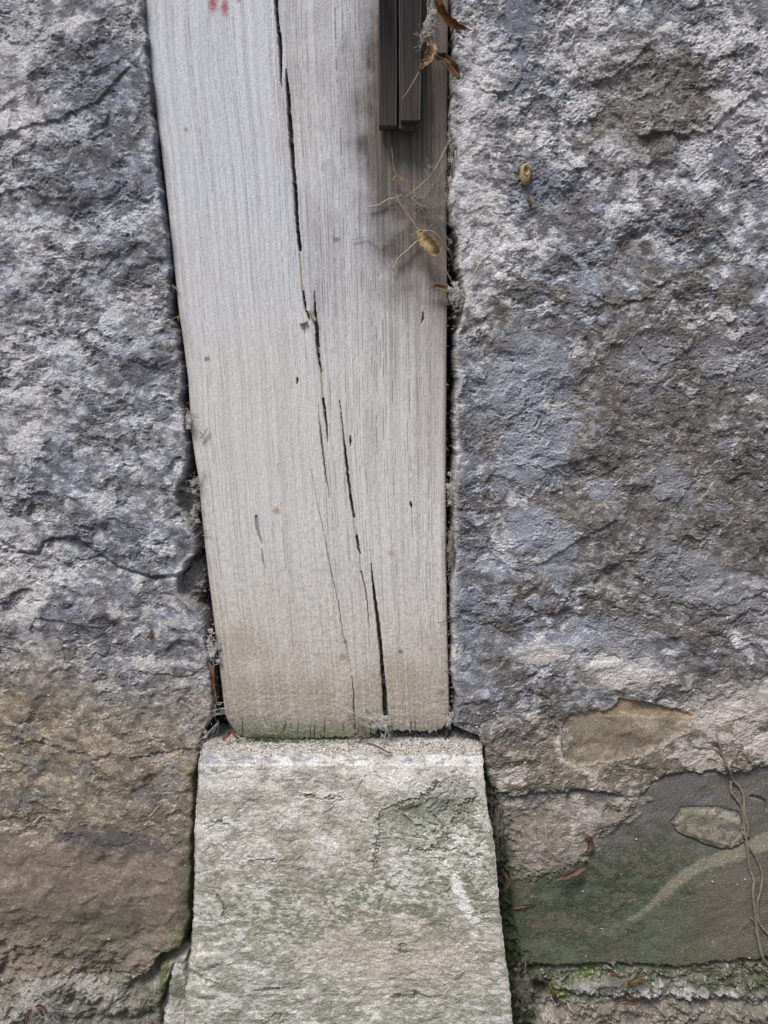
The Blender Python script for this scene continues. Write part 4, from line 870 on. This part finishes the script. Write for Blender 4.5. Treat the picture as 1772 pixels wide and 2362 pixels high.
for pts, off, lb, mt, r in TW:
    casing = 'case' in lb
    pp = catmull([jit(P(x, y, off), .0002) for x, y in pts], 6)
    v, f = tube(pp, r, r*(.8 if casing else .5), 6, rough=.3 if not casing else .12)
    if not casing:
        for _ in range(4):
            q = random.choice(pp[1:-1]); e = jit(q, .006); tube([q, (q+e)/2+Vector((0, -.0006, 0)), e], r*.4, r*.25, 4, v, f)
    finish('cocoon' if casing else 'twig', v, f, mt, lb, 'cocoon' if casing else 'twig', 'caterpillar cases on the post' if casing else 'loose twigs and straws')
# cobwebs
def cobweb(cx, cy, rx, ry, off, n, label, r=.00007, anchors=None, clumps=6, mat=None, tangle=.35):
    V = []; Fc = []
    nodes = [P(cx+random.gauss(0, rx*.5), cy+random.gauss(0, ry*.5), off+random.uniform(-.003, .003)) for _ in range(max(6, n//3))]
    if anchors: nodes += [P(x, y, o) for x, y, o in anchors]*2
    for _ in range(n):
        a, b = random.sample(nodes, 2) if random.random() > tangle else (lambda q: (q, jit(q, .008)))(random.choice(nodes))
        if (a-b).length > .05: b = a+(b-a)*random.uniform(.3, .7)
        mid = (a+b)/2+Vector((random.uniform(-.002, .002), random.uniform(-.002, .002), -random.uniform(0, .15)*(a-b).length)); mid2 = jit(a.lerp(b, .3), .0015)
        tube(catmull([a, mid2, mid, b], 4), r*random.uniform(.6, 1.5), None, 3, V, Fc)
    for _ in range(clumps):
        q = random.choice(nodes)
        for _ in range(7):
            e = [jit(q, .0018) for _ in range(4)]; tube(catmull(e, 3), r*1.6, None, 3, V, Fc)
    return finish('cobweb', V, Fc, mat or M_web, label, 'cobweb', 'cobwebs in the gaps')
cobweb(985, 470, 70, 120, .006, 210, 'wide dusty cobweb spread over the right side of the post around the husk', .00005, [(1045, 340, .006), (1045, 600, .006), (900, 480, .003), (1000, 400, .004), (880, 560, .002), (949, 457, .005)], 6, M_webd, .2)
cobweb(1042, 330, 12, 45, .004, 60, 'cobweb strands in the upper part of the right gap', .00007)
cobweb(1045, 440, 14, 70, .004, 80, 'cobweb stretched over the right gap beside the husk', .00007)
cobweb(1052, 678, 16, 22, .004, 150, 'thick dirty cobweb clump plugging the right gap', .00012, None, 30)
cobweb(990, 55, 10, 48, .020, 80, 'white cobweb strand hanging beside the battens', .00009, [(1001, 28, .022), (973, 92, .024), (996, -20, .02)], 10)
cobweb(985, 84, 11, 10, .026, 110, 'grey cobweb clump above the pale dangling leaf', .00014, None, 24, M_webd)
cobweb(1040, 1270, 10, 60, .004, 100, 'cobweb in the right gap at mid height', .00009, None, 10, M_webd)
cobweb(1040, 1130, 10, 40, .003, 50, 'thin cobweb with straw in the right gap above mid height', .00008)
cobweb(446, 1110, 22, 22, .002, 45, 'cobweb over the dark hollow in the left gap', .0001, [(410, 1125, .004), (470, 1085, .002)], 3)
cobweb(447, 1190, 10, 50, .004, 50, 'cobweb below the hollow in the left gap', .00008, None, 2)
cobweb(489, 1500, 14, 45, .004, 130, 'woolly cobweb above the small orange leaf', .00013, None, 22)
cobweb(470, 1640, 45, 20, .007, 130, 'cobweb bridging stone and post at the lower left corner', .00009, [(420, 1620, .006), (514, 1620, .003), (440, 1650, .006)], 10)
cobweb(470, 1705, 40, 25, .012, 45, 'thin cobweb below the lower left corner of the post', .00007, [(440, 1745, .008), (505, 1665, .004)], 2)
cobweb(885, 1672, 34, 22, .006, 120, 'cobweb tangle at the foot of the long crack', .00009, [(800, 1640, .002), (845, 1632, .002)], 12)
cobweb(820, 1680, 26, 35, .006, 70, 'cobweb left of the long crack near the ledge', .00009, None, 8, M_webd)
cobweb(434, 970, 8, 30, .004, 40, 'small cobweb in the left gap above the hollow', .00009, None, 5)
cobweb(1035, 1660, 8, 26, .004, 40, 'small cobweb at the lower right corner of the post', .00009)
cobweb(1300, 1985, 50, 45, .008, 110, 'dusty cobweb over the mortar above the reddish leaf', .00008, None, 8, M_webd)
cobweb(1150, 1900, 20, 90, .006, 110, 'dusty cobweb in the gap right of the plinth', .00009, None, 14, M_webd)
cobweb(1440, 2262, 80, 20, .008, 130, 'cobweb with leaf bits under the green stone', .00008, None, 10, M_webd)
cobweb(1210, 2280, 30, 60, .006, 120, 'dark dusty cobweb in the rubble right of the plinth', .0001, None, 16, M_webd)
cobweb(1310, 1700, 20, 40, .006, 60, 'cobweb at the left end of the tan patch', .00008, None, 6)
cobweb(110, 2320, 45, 60, .016, 110, 'cobweb holding red leaves at the lower left', .00008, None, 8)
cobweb(1095, 600, 30, 40, .010, 60, 'cobweb over the pale twig on the right stone', .00007, [(1060, 665, .008), (1130, 590, .012)], 4)
# grit and crumbs on the ledge
def crumbs(n, fpos, rmin, rmax, name, mat, label, cat):
    V = []; Fc = []
    for _ in range(n):
        p = fpos(); r = rmin+(rmax-rmin)*random.random()**3; b = len(V)
        for (dx, dy, dz) in ((1, 0, 0), (-1, 0, 0), (0, 1, 0), (0, -1, 0), (0, 0, 1), (0, 0, -1)):
            V.append(p+Vector((dx, dy, dz*.7))*r*random.uniform(.6, 1.25)+Vector((0, 0, r*.3)))
        for t in ((0, 2, 4), (2, 1, 4), (1, 3, 4), (3, 0, 4), (2, 0, 5), (1, 2, 5), (3, 1, 5), (0, 3, 5)): Fc.append(tuple(b+q for q in t))
    return finish(name, V, Fc, mat, label, cat, None, 'stuff', smooth=False)
P3, ppy, ppx = PLN
rows = np.where((ppy[:, 300] > 1706) & (ppy[:, 300] < 1748))[0]
def ledge_pos():
    i = random.choice(rows[:max(3, int(len(rows)*random.random()**.6))]); j = random.randint(52, 566); return Vector(P3[i, j])
crumbs(1500, ledge_pos, .0003, .0014, 'grit', M_grit, 'pale grit scattered on the ledge of the plinth', 'grit')
crumbs(500, ledge_pos, .0003, .0013, 'dark_crumbs', plain('crumb_soil', lin((84, 74, 62))), 'dark soil crumbs on the ledge of the plinth', 'soil crumbs')
# dirt and broken bits lodged in the gaps, and loose grains stuck to the stones
def gap_pos():
    y = random.choice([random.uniform(20, 1660), random.uniform(900, 1660)])
    if random.random() < .5: a_ = np.interp(y, [p[1] for p in LEDGE_L], [p[0] for p in LEDGE_L]); b_ = np.interp(y, [p[1] for p in POST_L], [p[0] for p in POST_L])
    else: b_ = np.interp(y, [p[1] for p in EDGE_R], [p[0] for p in EDGE_R]); a_ = np.interp(y, [p[1] for p in POST_R], [p[0] for p in POST_R])
    return P(random.uniform(float(a_), float(b_)), y, -random.uniform(.001, .006))
crumbs(700, gap_pos, .0004, .0019, 'gap_dirt', plain('gap_soil', lin((92, 84, 74))), 'brown dirt crumbs lodged in the gaps beside the post', 'dirt')
def wall_pos():
    while True:
        x = random.uniform(0, 1772); y = random.uniform(0, 2340)
        if x < np.interp(y, [p[1] for p in LEDGE_L], [p[0] for p in LEDGE_L])-14 or x > np.interp(y, [p[1] for p in EDGE_R], [p[0] for p in EDGE_R])+14: return on_wall(x, y, .0002)
crumbs(420, wall_pos, .0003, .0011, 'stone_grains', plain('pale_grain', lin((198, 194, 184))), 'pale mineral grains standing out of the rough stones', 'grains')
for k in range(26):
    q = gap_pos()+Vector((0, -.004, 0)); e = jit(q, .009); v, f = tube(catmull([q, jit((q+e)/2, .0015), e], 5), .0003, .0002, 4, rough=.3)
    finish('fibre', v, f, random.choice([M_straw, M_webd, M_leafdark]), 'short dry fibre lodged in a gap beside the post', 'fibre', 'dry fibres in the gaps')
# moss tufts
V = []; Fc = []
def tuft(p, s, n=16):
    for _ in range(n):
        b = jit(p, s); h = Vector((random.uniform(-1, 1), -random.uniform(.2, 1.2), random.uniform(.1, 1))).normalized()*s*random.uniform(.3, .8); sx = Vector((random.uniform(-1, 1), random.uniform(-.3, .3), random.uniform(-.5, .5))).normalized()*s*.10
        i = len(V); V.extend([b-sx, b+sx, b+h]); Fc.append((i, i+1, i+2))
for _ in range(420):
    x = random.choice([random.gauss(620, 38), random.uniform(580, 860), random.gauss(600, 25)]); y = random.gauss(1704, 5)
    tuft(P(x, y, .0015+random.uniform(0, .004)), .0016)
for _ in range(120): tuft(P(random.uniform(860, 1090), random.gauss(1708, 4), -.004), .0014)
finish('moss', V, Fc, M_moss, 'green moss along the foot of the post', 'moss', None, 'stuff', smooth=False)
